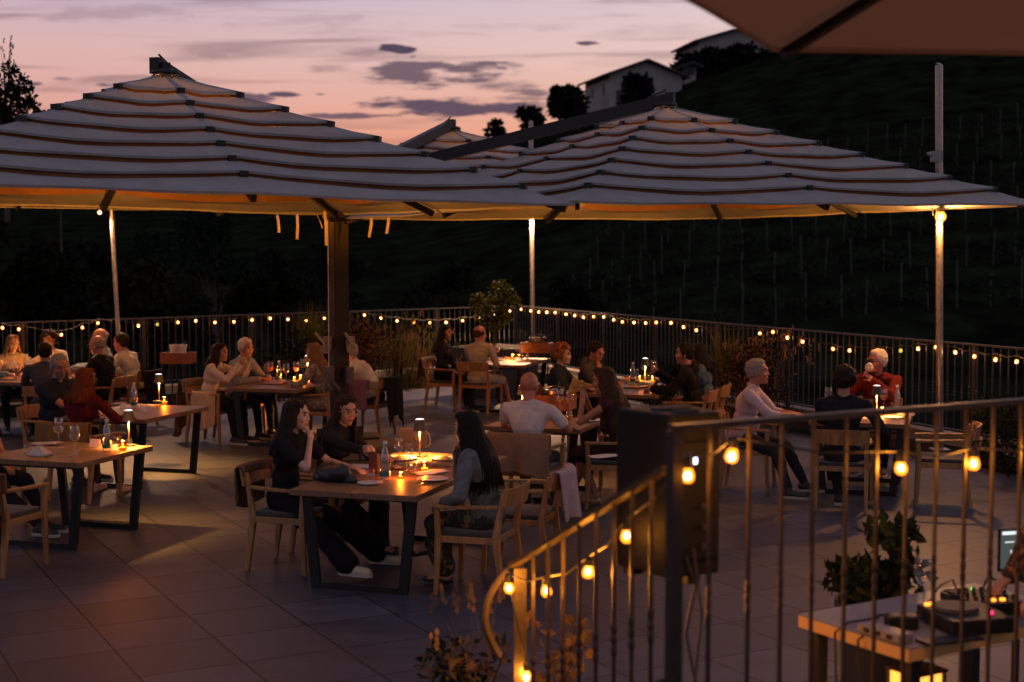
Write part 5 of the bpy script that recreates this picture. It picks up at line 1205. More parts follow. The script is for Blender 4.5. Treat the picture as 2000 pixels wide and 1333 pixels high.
# table of four
table_lamp(1260, 747, 'cordless lamp on the table of four', power=5, green=True)
ware('bottle', 1236, 750, 'larger water bottle on the table of four'); ware('bottle', 1245, 752, 'smaller water bottle on the table of four', sc=.72)
ware('wine', 1258, 741, 'wine glass behind the lamp on the table of four', sc=1.15); ware('wineY', 1277, 742, 'white wine glass right of the lamp on the table of four', sc=1.2)
candle(1249, 747, 'left amber candle on the table of four', power=.9); candle(1274, 748, 'right amber candle on the table of four', power=.9)
ware('tumblerW', 1267, 740, 'water tumbler behind the lamp on the table of four'); ware('tumblerY', 1228, 745, 'yellow drink on the table of four')
ware('plate', 1238, 758, 'dark plate of food at the near edge of the table of four'); ware('plate', 1270, 757, 'second dark plate by the arm of the man in black hoodie'); ware('plateW', 1296, 741, 'pale plate of food under the raised hand'); ware('plateW', 1225, 741, 'pale plate at the far side of the table of four', sc=.8)
# right table
table_lamp(1712, 812, 'cordless lamp on the right table before the man in red blazer', power=6)
ware('tumblerY', 1697, 800, 'tumbler of yellow beer left of the lamp on the right table', sc=1.35); ware('wineY', 1726, 803, 'white wine glass right of the lamp on the right table', sc=1.1)
ware('bottle', 1752, 803, 'water bottle on the right table'); candle(1723, 812, 'amber candle on the right table', power=1.4)
ware('tumblerW', 1729, 815, 'low tumbler before the candle on the right table', sc=.9); ware('wine', 1618, 800, 'wine glass left of the man in black with curls', sc=1.1)
napkin(1769, 812, 'white napkin peaked at the right end of the right table', rz=-18); flat('box', 'box', 1783, 800, (.1, .08, .03), SH_B, 'black case at the far right corner of the right table')
ware('plateE', 1745, 817, 'glossy plate at the near edge of the right table', sc=.9)
cutlery(1735, 822, 'knife beside the glossy plate on the right table', rz=0)

# ------------------------------------------------------------------ service stands and buckets
def stand(loc, label, zt, h=HS, w=.42, d=.32, bh=.16):
    root = thing('serving_stand', label, 'serving stand', (loc[0], loc[1], 0), R(h), 'rust brown serving stands on thin legs')
    b = MB(); t = .02
    for sx in (-1, 1): b.box((sx * (w / 2 - t / 2), 0, zt - bh / 2), (t, d - 2 * t - .002, bh))
    for sy in (-1, 1): b.box((0, sy * (d / 2 - t / 2), zt - bh / 2), (w, t, bh))
    b.box((0, 0, zt - bh + .012), (w - .042, d - .042, .02)); b.build('tray_box', M_CORTEN, root)
    for sx in (-1, 1):
        for sy in (-1, 1): MB().box((sx * (w / 2 - .012), sy * (d / 2 - .012), (zt - bh) / 2 - .002), (.018, .018, zt - bh - .004)).build('leg', M_STEELB, root)
    MB().box((0, -d / 2 + .012, .05), (w - .05, .014, .014)).box((0, d / 2 - .012, .05), (w - .05, .014, .014)).build('crossbar', M_STEELB, root)
    return root
p = P(350, 820, 0); stand(p, 'rust brown serving stand between the lamp table and the grey jacket', 1.0)
bk = thing('bucket', 'pale plastic bucket with paper and cork on the left serving stand', 'bucket', (p.x, p.y, .865), 0)
MB().lathe([(.10, 0), (.125, .24), (.13, .24), (.13, .25)], seg=20).build('pail', glassmat('frosted', (.8, .8, .8), .5, .5), bk, smooth=True); MB().box((0, -.08, .17), (.14, .01, .16)).build('paper', C_WHITE, bk); MB().lathe([(.0001, 0), (.09, .0), (.1, .14), (.0001, .16)], seg=14).build('ice', mat('ice', (.5, .5, .52), .3), bk); MB().tube([(.07, 0, .1), (.11, 0, .29)], .012, 8).build('cork_bottle', mat('dark_bottle2', (.02, .03, .01), .2), bk)
def icebucket(loc, z, label, sc=1.0):
    r = thing('ice_bucket', label, 'ice bucket', (loc[0], loc[1], z)); r.scale = (sc,) * 3
    MB().lathe([(.085, 0), (.105, .01), (.115, .18), (.122, .19), (.118, .19), (.10, .02)], seg=24).build('pail', mat('polished_steel', (.55, .5, .45), .22, 1), r, smooth=True)
    MB().tube([(-.118, 0, .17), (-.11, -.02, .21), (0, -.05, .235), (.11, -.02, .21), (.118, 0, .17)], .004, 6).build('handle', M_GALV, r); MB().tube([(.03, 0, .05), (.06, .01, .28)], [.035, .013], 10).build('bottle_neck', mat('dark_bottle2', (.02, .03, .01), .2), r, smooth=True)
p = PD(1050, 640, 22.9); stand(p, 'rust brown serving stand at the right end of the farthest table', 1.02, w=.46); icebucket(p, .885, 'steel ice bucket on the stand beside the farthest table', 1.15)
p = PD(1083, 640, 15.6); stand(p, 'rust brown serving stand behind the bald man in white', .92); icebucket(p, .785, 'steel ice bucket on the stand behind the bald man in white', 1.0)

# ------------------------------------------------------------------ foreground balustrade of the upper terrace and stair
M_IRON = mat('dark_iron', (.034, .024, .019), .5, .3, .2, 30)
A0 = PD(1312, 836, 5.0); B0 = PD(2000, 787, 5.9); ZT = A0.z
d = Vector((B0.x - A0.x, B0.y - A0.y, 0)).normalized(); fa = Vector((A0.x, A0.y, 0)); Lf = 3.4
root = thing('balustrade', 'blurred dark iron balustrade close to the viewer at the lower right', 'railing', (fa.x, fa.y, 0), math.atan2(d.y, d.x))
MB().beam((0, 0, ZT), (Lf, 0, ZT), .045, .022).build('handrail', M_IRON, root)
MB().beam((0, 0, .52), (Lf, 0, .52), .04, .012).build('bottom_rail', M_IRON, root)
MB().box((.015, 0, ZT / 2 - .005), (.045, .045, ZT - .015)).build('post', M_IRON, root); MB().box((Lf, 0, ZT / 2 - .005), (.045, .045, ZT - .015)).build('post', M_IRON, root)
mb_ = None; xs = []
for px in (1386, 1463, 1527, 1588, 1652, 1712, 1770, 1828, 1885, 1938, 1992, 2048):
    q = PD(px, 900, 5.0) - Vector((0, 0, EYE)); n = Vector((-d.y, d.x, 0)); t = (fa - Vector((0, 0, 0))).dot(n) / Vector((q.x, q.y, 0)).dot(n); w_ = Vector((q.x, q.y, 0)) * t; xs.append((w_ - fa).dot(d))
for x in xs + [xs[-1] + .12 * k for k in range(1, 8)]:
    if x > Lf - .05: break
    m = MB().box((0, 0, (ZT + .525) / 2), (.0125, .0125, ZT - .525 - .02))
    for dz in (-.045, .0, .045): m.ell((0, 0, 1.22 + dz), (.0115, .0115, .03), seg=8, rings=6)
    if mb_ is None: o = m.build('baluster', M_IRON, root); mb_ = o.data
    else: o = bpy.data.objects.new('baluster', mb_); col.objects.link(o); o.parent = root
    o.location = (x, 0, 0)
# stair part, running down and away to the left
S0 = PD(1302, 915, 5.05); S1 = PD(1000, 1106, 6.75)
root = thing('stair_railing', 'orange lit iron stair railing with curled end sloping down left of the loudspeaker', 'railing', tuple(S1)); dd = S0 - S1
MB().beam((0, 0, 0), tuple(dd), .045, .02).build('handrail', M_IRON, root)
vv = []
for i in range(15):
    t = i / 14; ang = PI * .55 * 2 * t; r_ = .10 * (1 - .3 * t); vv.append((-.02 - .11 * math.sin(ang * .8), 0, -.02 - .42 * t ** 1.1))
MB().tube(vv, .020, 8).build('scroll_end', M_IRON, root, smooth=True)
MB().box((.04, 0, -.0 - (S1.z) / 2), (.06, .03, S1.z - .02)).build('post', M_IRON, root)
for px in (1042, 1072, 1101, 1133, 1166, 1202, 1237, 1275):
    k = (px - 1000) / 302; 
    # parameter on the rail giving this column
    lo_, hi_ = 0, 1
    for _ in range(30):
        md_ = (lo_ + hi_) / 2; q = S1 + dd * md_; x_ = 1000 + FPX * q.x / q.y
        if x_ < px: lo_ = md_
        else: hi_ = md_
    q = dd * lo_; zt_ = q.z; zb = -S1.z + .1 + (S1.z and .85 * lo_)
    m = MB().box((q.x, q.y, (zt_ + zb) / 2), (.016, .016, zt_ - zb - .012))
    for dz in (-.045, 0, .045): m.ell((q.x, q.y, zt_ - .55 + dz), (.0135, .0135, .03), seg=8, rings=6)
    m.build('baluster', M_IRON, root)
MB().beam((0, 0, -S1.z + .1), (dd.x, dd.y, -S1.z + .95), .035, .012).build('bottom_rail', M_IRON, root)
fp = [PD(1028, 1310, 6.70), PD(992, 1138, 6.60), PD(1066, 1143, 6.35), PD(1150, 1105, 5.95), PD(1224, 1034, 5.50), PD(1344, 914, 5.02), PD(1433, 876, 5.10), PD(1595, 905, 5.28) if False else PD(1590, 930, 5.25), PD(1758, 902, 5.47), PD(1903, 893, 5.70), PD(2060, 880, 5.9)]
fp.pop(7)
ft_ = festoon('string of warm bulbs on the near balustrade and stair railing', fp, sc=1.05)
for i, p in enumerate(fp): lamp('bulb_glow', Vector(p) - Vector(fp[0]) + Vector((0, 0, -.03)), 20 if i < 4 else (3 if i == 4 else 8), (1, .32, .025), .024, ft_)
# low flower bed plants are built further down

# ------------------------------------------------------------------ loudspeaker on its pole
sp = PD(1315, 960, 5.62); yaw = R(28)
M_SPK = mat('speaker_plastic', (.007, .0065, .0065), .7, 0, .2, 60, .2, 200, spec=.2); M_SPK2 = mat('speaker_panel', (.008, .0075, .0075), .5, spec=.25)
M_LEDW = mat('blue_led', (.5, .7, 1), .4, emit=(.5, .65, 1), es=5)
root = thing('loudspeaker', 'black loudspeaker on a stand seen from behind, one blue light, past the near railing', 'loudspeaker', (sp.x, sp.y, 1.23), yaw)
m = MB(); q = [(-.172, .16), (.172, .16), (.12, -.15), (-.12, -.15)]; z0, z1 = 0, .64
V = [(x, y, z0) for x, y in q] + [(x, y, z1) for x, y in q]; m.add(V, [(0, 1, 2, 3), (7, 6, 5, 4), (0, 4, 5, 1), (1, 5, 6, 2), (2, 6, 7, 3), (3, 7, 4, 0)]); m.build('cabinet', M_SPK, root, bevel=.012)
MB().box((0, -.158, .30), (.19, .016, .46)).build('rear_panel', M_SPK2, root, bevel=.003)
MB().box((0, .02, .643), (.16, .055, .008)).box((0, -.07, .643), (.11, .05, .006)).build('handle_recess_shade', mat('recess_shade', (.004, .004, .004), .9), root)  # near-black slabs on top, the hollow's shade put into their colour
MB().box((-.02, -.178, .46), (.012, .006, .022)).build('power_light', M_LEDW, root)
for z in (.12, .20, .28): MB().tube([(.02, -.176, z), (.02, -.184, z)], .014, 12).build('socket', M_STEEL, root)
MB().box((-.11, .12, -.015), (.06, .05, .03)).box((.11, .12, -.015), (.06, .05, .03)).box((0, -.12, -.015), (.06, .05, .03)).build('rubber_foot', M_SPK2, root)
st = thing('speaker_stand', 'black tripod stand carrying the loudspeaker', 'stand', (sp.x + .01, sp.y, 0))
MB().tube([(0, 0, .12), (0, 0, 1.21)], .0175, 12).tube([(0, 0, .5), (0, 0, .85)], .024, 12).build('pole', M_BLACK, st, smooth=True)
for k in range(3): a = R(100 + 120 * k); MB().tube([(0, 0, .62), (math.cos(a) * .5, math.sin(a) * .5, .02)], .012, 8).tube([(0, 0, .18), (math.cos(a) * .28, math.sin(a) * .28, .30)], .008, 6).build('leg', M_BLACK, st)
cb = MB().tube([(sp.x + .06, sp.y - .17, 1.35), (sp.x + .09, sp.y - .2, 1.1), (sp.x + .06, sp.y - .22, .8), (sp.x + .10, sp.y - .25, .45), (sp.x + .02, sp.y - .3, .1), (sp.x - .3, sp.y - .2, .01)], .006, 6); tag(cb.build('cable', M_CABLE), 'thin black cable hanging from the back of the loudspeaker', 'cable')
cb = MB().tube([(sp.x + .03, sp.y - .17, 1.32), (sp.x + .07, sp.y - .17, 1.2), (sp.x + .04, sp.y - .12, 1.0), (sp.x + .12, sp.y - .12, .6), (sp.x + .13, sp.y - .1, .02), (sp.x + .5, sp.y + .1, .01)], .006, 6); tag(cb.build('cable', M_CABLE), 'second cable looping beside the loudspeaker pole', 'cable')

# ------------------------------------------------------------------ equipment table at the lower right
e1 = P(1559, 1200, .75); e2 = P(1775, 1268, .75); ex = (e2 - e1).normalized(); ey = Vector((-ex.y, ex.x, 0)); ang = math.atan2(ex.y, ex.x)
LX = (e2 - e1).length; c = (e1 + e2) / 2 + ey * .62; c.z = 0
M_WT = mat('white_laminate', (.17, .155, .155), .45, 0, .05, 5); M_LITEDGE = mat('lamplit_edge', (.60, .34, .11), .5)  # orange lamplight on the tabletop edge is put into its colour
root = thing('equipment_table', 'white topped table with audio gear at the lower right', 'table', tuple(c), ang)
MB().box((0, 0, .747), (LX, 1.24, .006)).build('table_surface', M_WT, root)
MB().box((0, 0, .715), (LX, 1.24, .056)).build('tabletop', M_LITEDGE, root, bevel=.003)
for sx in (-1, 1):
    for sy in (-1, 1): MB().box((sx * (LX / 2 - .06), sy * .54, .343), (.06, .06, .684)).build('leg', M_STEELB, root)
def onE(px, py, z=.752): return P(px, py, z)
ld_ = P(1790, 1262, 0); lampb = thing('floor_lantern', 'lit box lantern glowing warm under the equipment table', 'lantern', tuple(Vector((e2.x, e2.y, 0)) - ex * .14 + ey * .20), ang)
MB().box((0, 0, .30), (.16, .16, .56)).build('glass_box', mat('lantern_glass', (1, .6, .2), .5, emit=(1, .36, .05), es=1.6), lampb)
for sx in (-1, 1):
    for sy in (-1, 1): MB().box((sx * .088, sy * .088, .30), (.014, .014, .58)).build('frame_post', M_STEELB, lampb)
MB().box((0, 0, .597), (.2, .2, .012)).box((0, 0, .006), (.2, .2, .012)).build('frame_plate', M_STEELB, lampb)
lamp('lantern_light', (0, 0, .30), 0.0001, (1, .5, .15), .06, lampb)
# gear
g = thing('dj_mixer', 'black disc player with round platter and orange buttons on the equipment table', 'audio player', tuple(onE(1885, 1222)), R(12))
MB().box((0, 0, .035), (.32, .34, .07)).build('chassis', M_SPK2, g, bevel=.006); MB().lathe([(.0001, .088), (.10, .088), (.105, .072)], (-.03, .04, 0), 28).build('platter', mat('platter', (.02, .02, .02), .6), g, smooth=True)
M_OB = mat('orange_button', (1, .4, .05), .4, emit=(1, .30, .03), es=2.2); M_RB = mat('red_button', (1, .05, .1), .4, emit=(1, .02, .12), es=3); M_GB = mat('green_button', (.1, 1, .1), .4, emit=(.1, 1, .1), es=3)
for (x, y, mm) in ((-.13, .12, M_OB), (-.10, .13, M_OB), (.08, -.08, M_RB)): MB().box((x, y, .077), (.022, .016, .012)).build('button', mm, g)
g = thing('audio_mixer', 'black sound mixer with knobs beside the disc player', 'mixer', tuple(onE(1925, 1188)), R(12))
MB().box((0, 0, .03), (.26, .3, .06)).build('chassis', M_SPK2, g, bevel=.005)
for i in range(6):
    for j in range(3): MB().lathe([(.010, 0), (.008, .025), (.0001, .025)], (-.1 + .04 * i, -.08 + .08 * j, .06), 8).build('knob', M_BLACK, g)
for x in (-.02, .03): MB().box((x, -.10, .066), (.024, .016, .012)).build('button', M_OB, g)
MB().box((0, .12, .066), (.012, .012, .012)).build('button', M_GB, g)
# laptop
lp_ = thing('laptop', 'open laptop with lit screen behind the musician', 'laptop', tuple(PD(2010, 1118, 6.95)), R(14)); 
MB().box((0, -.12, .006), (.32, .23, .014)).build('base', M_SPK2, lp_, bevel=.003)
M_SCR = mat('screen', (.05, .055, .055), .3, emit=(.05, .06, .06), es=.9); M_SCW = mat('screen_bar', (.7, .8, .8), .3, emit=(.65, .8, .8), es=1.0)
MB().box((0, .015, .115), (.33, .01, .21)).build('screen_frame', M_SPK2, lp_)
MB().box((0, .008, .118), (.31, .005, .19)).build('screen', M_SCR, lp_); MB().box((0, .0035, .200), (.30, .003, .014)).box((-.11, .0035, .155), (.05, .003, .004)).box((-.10, .0035, .08), (.004, .003, .07)).box((-.03, .0035, .035), (.2, .003, .004)).build('screen_bar', M_SCW, lp_)
MB().box((0, .2, -.02 - .3), (.3, .26, .02)).tube([(0, .1, -.33), (0, .1, -(lp_.location.z) + .02)], .02).build('laptop_tray', M_BLACK, lp_)
o = MB().box((0, 0, .022), (.26, .09, .044)).build('power_strip', M_WT, bevel=.006); o.location = onE(1728, 1245); o.rotation_euler = (0, 0, ang); tag(o, 'white power strip with black sockets on the equipment table corner', 'power strip')
for x in (-.07, 0, .07): MB().box((x, -.046, .024), (.03, .006, .02)).build('outlet', M_SPK2, o)
o = MB().box((0, 0, .03), (.14, .09, .06)).build('power_adapter', M_SPK2, bevel=.008); o.location = onE(1760, 1226); tag(o, 'black power adapter on the white equipment table', 'adapter')
o = thing('tablet', 'black tablet lying at the near edge of the equipment table', 'tablet', tuple(onE(1855, 1252)), R(20)); MB().box((0, 0, .006), (.3, .1, .012)).build('slab', M_SPK2, o, bevel=.003)
ware('wine', 1805, 1200, 'large empty glass on the equipment table', sc=1.3)
o = MB().lathe([(.05, 0), (.07, .02), (.072, .06), (.06, .06), (.055, .02), (.0001, .02)], seg=18).build('headphone_case', M_BLACK, smooth=True); o.location = onE(1865, 1180); tag(o, 'round black case behind the disc player', 'case')
for i, (pts, lab) in enumerate((([(1700, 1236), (1690, 1215), (1720, 1203), (1760, 1212)], 'black cable curling behind the power strip'), ([(1780, 1232), (1835, 1180), (1860, 1168), (1880, 1185)], 'black cable arching over the disc player'), ([(1905, 1185), (1930, 1165), (1965, 1150)], 'black cable running to the laptop'))):
    w_ = [onE(x, y) + Vector((0, 0, .006 if i == 0 else .006 + .10 * math.sin(PI * k / (len(pts) - 1)))) for k, (x, y) in enumerate(pts)]; tag(MB().tube(w_, .006, 6).build('cable', M_CABLE), lab, 'cable')
for k, (px, lab) in enumerate(((1645, 'cable drooping over the left edge of the equipment table'), (1690, 'cable drooping over the front edge of the equipment table'))):
    t_ = (px - 1559) / (1775 - 1559); b_ = e1.lerp(e2, t_); n_ = -ey; tag(MB().tube([b_ - n_ * .25 + Vector((0, 0, .012)), b_ - n_ * .05 + Vector((0, 0, .016)), b_ + n_ * .03 + Vector((0, 0, -.02)), b_ + n_ * .04 + Vector((.02, 0, -.35)), b_ + n_ * .02 + Vector((.03, 0, -.735))], .006, 6).build('cable', M_CABLE), lab, 'cable')

# ================================================================== plants
def leafmat(n, c, c2=None): return mat('leaf_' + n, c, .75, 0, .3, 6, c2=c2, trans=.2, spec=.12)
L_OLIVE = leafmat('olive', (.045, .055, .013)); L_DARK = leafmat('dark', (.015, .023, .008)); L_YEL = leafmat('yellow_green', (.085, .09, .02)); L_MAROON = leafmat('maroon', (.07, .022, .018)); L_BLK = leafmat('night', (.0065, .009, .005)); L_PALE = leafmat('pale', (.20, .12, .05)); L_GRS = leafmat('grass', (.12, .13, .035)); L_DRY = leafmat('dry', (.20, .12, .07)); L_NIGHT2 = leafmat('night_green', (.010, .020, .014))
M_BARK = mat('bark', (.05, .035, .022), .9, 0, .3, 20, .5, 50)
def leaves(centres, n, size, aspect=.5, sd=0, up=.2, curl=True):
    r = np.random.default_rng(sd); m = MB(); V = []; F = []; k = 0
    w = np.array([c[3] * c[4] * c[5] for c in centres]) ** .66; w /= w.sum()
    ch = r.choice(len(centres), n, p=w)
    for i in ch:
        cx, cy, cz, rx, ry, rz = centres[i]; v = r.normal(size=3); v /= np.linalg.norm(v); q = v * np.array([rx, ry, rz]) * r.uniform(.35, 1) ** .5 + (cx, cy, cz)
        a = r.normal(size=3); a[2] += up; a += v * .6; a /= np.linalg.norm(a); b = np.cross(a, r.normal(size=3)); b /= np.linalg.norm(b); s = size * r.uniform(.6, 1.3); b *= s * aspect * .5; nn = np.cross(a, b); nn = nn / np.linalg.norm(nn) * s * .12
        V += [q, q + a * s * .45 + b + nn, q + a * s, q + a * s * .45 - b + nn]; F.append((k, k + 1, k + 2, k + 3)); k += 4
    return m.add(np.array(V), F)
def shrub(name, label, cat, base, blobs, n, size, ms, sd=1, aspect=.5, trunk=None, group=None, up=.2):
    root = thing(name, label, cat, tuple(base), 0, group)
    for i, mm in enumerate(ms): leaves(blobs, n // len(ms), size, aspect, sd + i * 17, up).build('foliage' if i == 0 else 'foliage', mm, root)
    if trunk: trunk.build('trunk', M_BARK, root)
    else:
        t = MB(); r = random.Random(sd)
        for b in blobs[:8]: t.tube([(b[0] * .15, b[1] * .15, 0), (b[0] * .6, b[1] * .6, b[2] * .6), (b[0], b[1], b[2] + b[5] * .5)], [.012, .008, .004], 5)
        t.build('stems', M_BARK, root)
    return root
def grass(name, label, base, n, h, spread, lean, ms, sd=1, w=.008, plume=0):
    root = thing(name, label, 'plant', tuple(base)); r = random.Random(sd)
    for i, mm in enumerate(ms):
        m = MB()
        for k in range(n // len(ms)):
            a = r.uniform(0, 2 * PI); q = r.uniform(0, spread) ; x, y = q * math.cos(a), q * math.sin(a); hh = h * r.uniform(.55, 1.1); l = lean * r.uniform(.2, 1.2); dx, dy = l * math.cos(a + r.uniform(-.8, .8)), l * math.sin(a + r.uniform(-.8, .8))
            pts = [np.array([x + dx * t * t, y + dy * t * t, hh * (t - .18 * t * t * (l / h) * 2)]) for t in (0, .35, .7, 1)]; s = np.array([-math.sin(a), math.cos(a), 0]) * w * .5
            V = []; 
            for j, p in enumerate(pts): f = (1, .9, .6, .08)[j]; V += [p - s * f, p + s * f]
            m.add(V, [(0, 1, 3, 2), (2, 3, 5, 4), (4, 5, 7, 6)])
            if plume and r.random() < plume:
                for z in range(5): c_ = pts[3] + np.array([r.uniform(-.02, .02), r.uniform(-.02, .02), -.02 * z]); m.add([c_, c_ + [.012, 0, .02], c_ + [0, 0, .045], c_ + [-.012, 0, .02]], [(0, 1, 2, 3)])
        m.build('blades', mm, root, smooth='all')
    return root
# potted tree in the far corner
b = PD(966, 640, 24.6); bz = .0
pl = thing('planter', 'large square dark planter of the small tree in the far corner', 'planter', (b.x, b.y, 0), R(40))
MB().box((0, 0, .42), (1.05, 1.05, .84), taper=1.04).build('box', mat('dark_planter', (.02, .019, .019), .6), pl, bevel=.01); MB().box((0, 0, .845), (.98, .98, .012)).build('soil', mat('soil', (.03, .02, .015), 1), pl)
blob = [(-.33, 0, .88, .22, .25, .24), (-.24, .1, .66, .2, .22, .2), (.12, 0, 1.16, .24, .26, .26), (.02, .1, .78, .26, .26, .26), (.34, .05, .92, .24, .24, .2), (.18, -.1, .62, .22, .2, .2), (-.02, 0, .45, .18, .2, .18), (.28, 0, 1.18, .14, .14, .14), (-.42, 0, 1.02, .1, .1, .1), (.42, 0, 1.02, .12, .12, .12)]
tk_ = MB().tube([(0, 0, 0), (.01, 0, .3), (-.02, 0, .5)], [.035, .028, .022], 8)
for bb_ in blob: tk_.tube([(-.02, 0, .40), (bb_[0] * .4, bb_[1] * .4, (bb_[2] * .8 + .4) / 2), (bb_[0] * .78, bb_[1] * .78, bb_[2] * .8)], [.018, .012, .005], 5)
rt = shrub('potted_tree', 'small round leaved tree in the square planter in the far corner', 'tree', (b.x, b.y, .85), [(x * .78, y * .8, z * .80 + .02, a * .78, b_ * .78, c_ * .78) for x, y, z, a, b_, c_ in blob], 2400, .05, [L_OLIVE, L_YEL, L_DARK], 3, .8, tk_)
# shrubs along the railing
def atD(px, D, z=.2): q = PD(px, 600, D); return Vector((q.x, q.y, z))
def cloud(rx, ry, rz, n, sd, r0=.22):
    r = random.Random(sd); o = []
    for i in range(n):
        t = r.uniform(0, 2 * PI); q = r.uniform(0, 1) ** .5; h = r.uniform(.15, 1); o.append((rx * q * math.cos(t) * (1 - .45 * h * h), ry * q * math.sin(t), rz * h, r0 * r.uniform(.7, 1.25), r0, r0 * r.uniform(.7, 1.1)))
    return o
p = atD(592, 21.2); shrub('shrub', 'dark rounded shrub left of the parasol post', 'shrub', p, cloud(.62, .45, 1.05, 22, 2), 5200, .05, [L_DARK, L_BLK, L_DARK], 5)
grass('ornamental_grass', 'bright spiky grass rising above the dark shrub left of the parasol post', p + Vector((.08, .15, .75)), 170, .85, .12, .5, [L_GRS, L_YEL], 3, .010)
p = atD(712, 22.0); shrub('shrub', 'reddish shrub right of the parasol post', 'shrub', p, cloud(.38, .35, 1.15, 16, 7, .2), 3200, .045, [L_MAROON, L_DRY, L_DARK], 8)
p = atD(775, 23.4); grass('ornamental_grass', 'tall loose grass tuft behind the curb right of the red shrub', p, 260, 1.25, .35, .35, [L_GRS, L_DRY, L_DARK], 5, .010, .25)
p = atD(822, 23.8); grass('ornamental_grass', 'second tall grass tuft reaching towards the woman in black', p, 220, 1.05, .35, .45, [L_DRY, L_GRS], 6, .010, .3)
p = atD(540, 21.6, .2); shrub('shrub', 'low shrub behind the white haired man in blue', 'shrub', p, cloud(.35, .3, .6, 10, 9, .18), 1600, .045, [L_DARK, L_MAROON], 9)
p = atD(1462, 19.6, .1); shrub('shrub', 'big dark flowering shrub behind the man in pale pink', 'shrub', p, cloud(.62, .45, 1.05, 26, 12, .24), 6500, .045, [L_BLK, L_MAROON, L_DARK, L_DRY], 12)
grass('ornamental_grass', 'spiky grass in the big shrub behind the man in pale pink', p + Vector((-.32, .1, .6)), 140, .9, .15, .55, [L_GRS, L_YEL], 9, .010)
grass('flowering_stems', 'airy pale flower stems right of the big shrub', p + Vector((.35, 0, .5)), 46, .85, .25, .55, [L_DRY], 10, .006, 1.0)
p = atD(1305, 21.6, .1); shrub('shrub', 'small low shrub behind the table of four', 'shrub', p, cloud(.4, .3, .65, 12, 14, .2), 2000, .045, [L_BLK, L_DARK], 14)
p = atD(1960, 15.4, .1); shrub('shrub', 'dark shrub at the right edge beyond the unoccupied chair', 'shrub', p, cloud(.5, .4, .75, 16, 15, .22), 2600, .05, [L_BLK, L_DARK], 15)
# potted plant beside the equipment table
p = P(1738, 1195, .62); pt = thing('flower_pot', 'dark round pot standing behind the equipment table', 'pot', (p.x, p.y + .35, 0)); MB().lathe([(.0001, 0), (.14, 0), (.19, .55), (.205, .55), (.205, .6), (.18, .6), (.17, .55), (.0001, .55)], seg=24).build('pot', mat('pot_clay', (.03, .028, .028), .6), pt, smooth=True)
r = random.Random(4); bl = [(r.uniform(-.2, .2), r.uniform(-.16, .16), r.uniform(.0, .40), .07, .07, .06) for _ in range(22)]
shrub('potted_plant', 'leafy potted plant behind the equipment table', 'plant', (p.x, p.y + .35, .60), bl, 620, .085, [L_DARK, L_OLIVE, L_DARK], 21, .62)
# garden plants at the foot of the stair
p = P(930, 1420, .0); bl = [(random.uniform(-.25, .25), random.uniform(-.15, .15), random.uniform(.22, .46), .09, .08, .05) for _ in range(12)]
shrub('garden_plant', 'blurred leafy plant with pale leaf tips at the bottom edge left of the stair railing', 'plant', p, bl, 240, .07, [L_PALE, L_DARK], 31, .5)
p = P(1085, 1420, 0); bl = [(random.uniform(-.16, .16), random.uniform(-.12, .12), random.uniform(.2, .66), .06, .06, .05) for _ in range(9)]
shrub('garden_plant', 'blurred leaf sprays behind the stair balusters', 'plant', p, bl, 110, .085, [L_PALE], 33, .55)
grass('ornamental_grass', 'faint blurred grass plumes at the bottom edge beside the scroll end', P(950, 1430, 0), 16, .85, .15, .22, [L_DRY], 41, .006, .5)

# ------------------------------------------------------------------ hillside
M_HWALL = mat('house_plaster', (.26, .245, .24), .9, 0, .12, .5); M_HROOF = mat('house_roof', (.035, .03, .03), .9, 0, .2, 2); M_HWIN = mat('shutter_and_porch_shade', (.02, .02, .02), .6)
def house(px0, px1, ybase, D, h, label, rz, depth=9, porch=False, roofh=.28):
    a = PD(px0, ybase, D); b = PD(px1, ybase, D); w = (b - a).length; c = (a + b) / 2; root = thing('hill_house', label, 'house', tuple(c + Vector((0, depth / 2, 0))), R(rz))
    hw = w / 2; hd = depth / 2
    m = MB(); z0 = -6; V = [(-hw, -hd, z0), (hw, -hd, z0), (hw, hd, z0), (-hw, hd, z0), (-hw, -hd, h), (hw, -hd, h), (hw, hd, h), (-hw, hd, h), (-hw * 0 + 0, -hd, h + w * roofh * .5), (0, hd, h + w * roofh * .5)]
    m.add(V, [(0, 1, 5, 8, 4), (2, 3, 7, 9, 6), (1, 2, 6, 5), (3, 0, 4, 7), (3, 2, 1, 0)]); m.build('wall', M_HWALL, root)
    zr = h + w * roofh * .5; ov = .9; r_ = MB()
    for s in (-1, 1): r_.beam((s * (hw + ov), 0, h - ov * roofh + .15), (s * .0, 0, zr + .15), depth + 1.6, .28)
    r_.build('roof', M_HROOF, root)
    for x in (-hw * .6, hw * .1): MB().box((x, -hd - .03, h * .62), (1.0, .1, 1.3)).build('window', M_HWIN, root)
    for y in (-hd * .5, hd * .4): MB().box((-hw - .03, y, h * .62), (.1, 1.0, 1.3)).build('window', M_HWIN, root)
    if porch:
        MB().box((-hw * .45, -hd - .04, 1.2), (w * .38, .1, 2.3)).build('porch_shade_panel', M_HWIN, root)  # solid dark panel, the shade inside the porch painted as its colour
        for x in (-hw * .62, -hw * .28): MB().box((x, -hd - .12, 1.2), (.4, .25, 2.4)).build('porch_pillar', M_HWALL, root)
    return root
house(1168, 1316, 214, 186, 4.4, 'pale gabled house on the hillside crest with a dark panel for the porch shade', 14, 11, True, .36)
house(1350, 1512, 142, 200, 4.2, 'dark house highest on the hill under the near parasol', 10, 10, False, .30)
house(1330, 1352, 150, 192, 1.4, 'small shed below the highest house', 10, 6, False, .4)
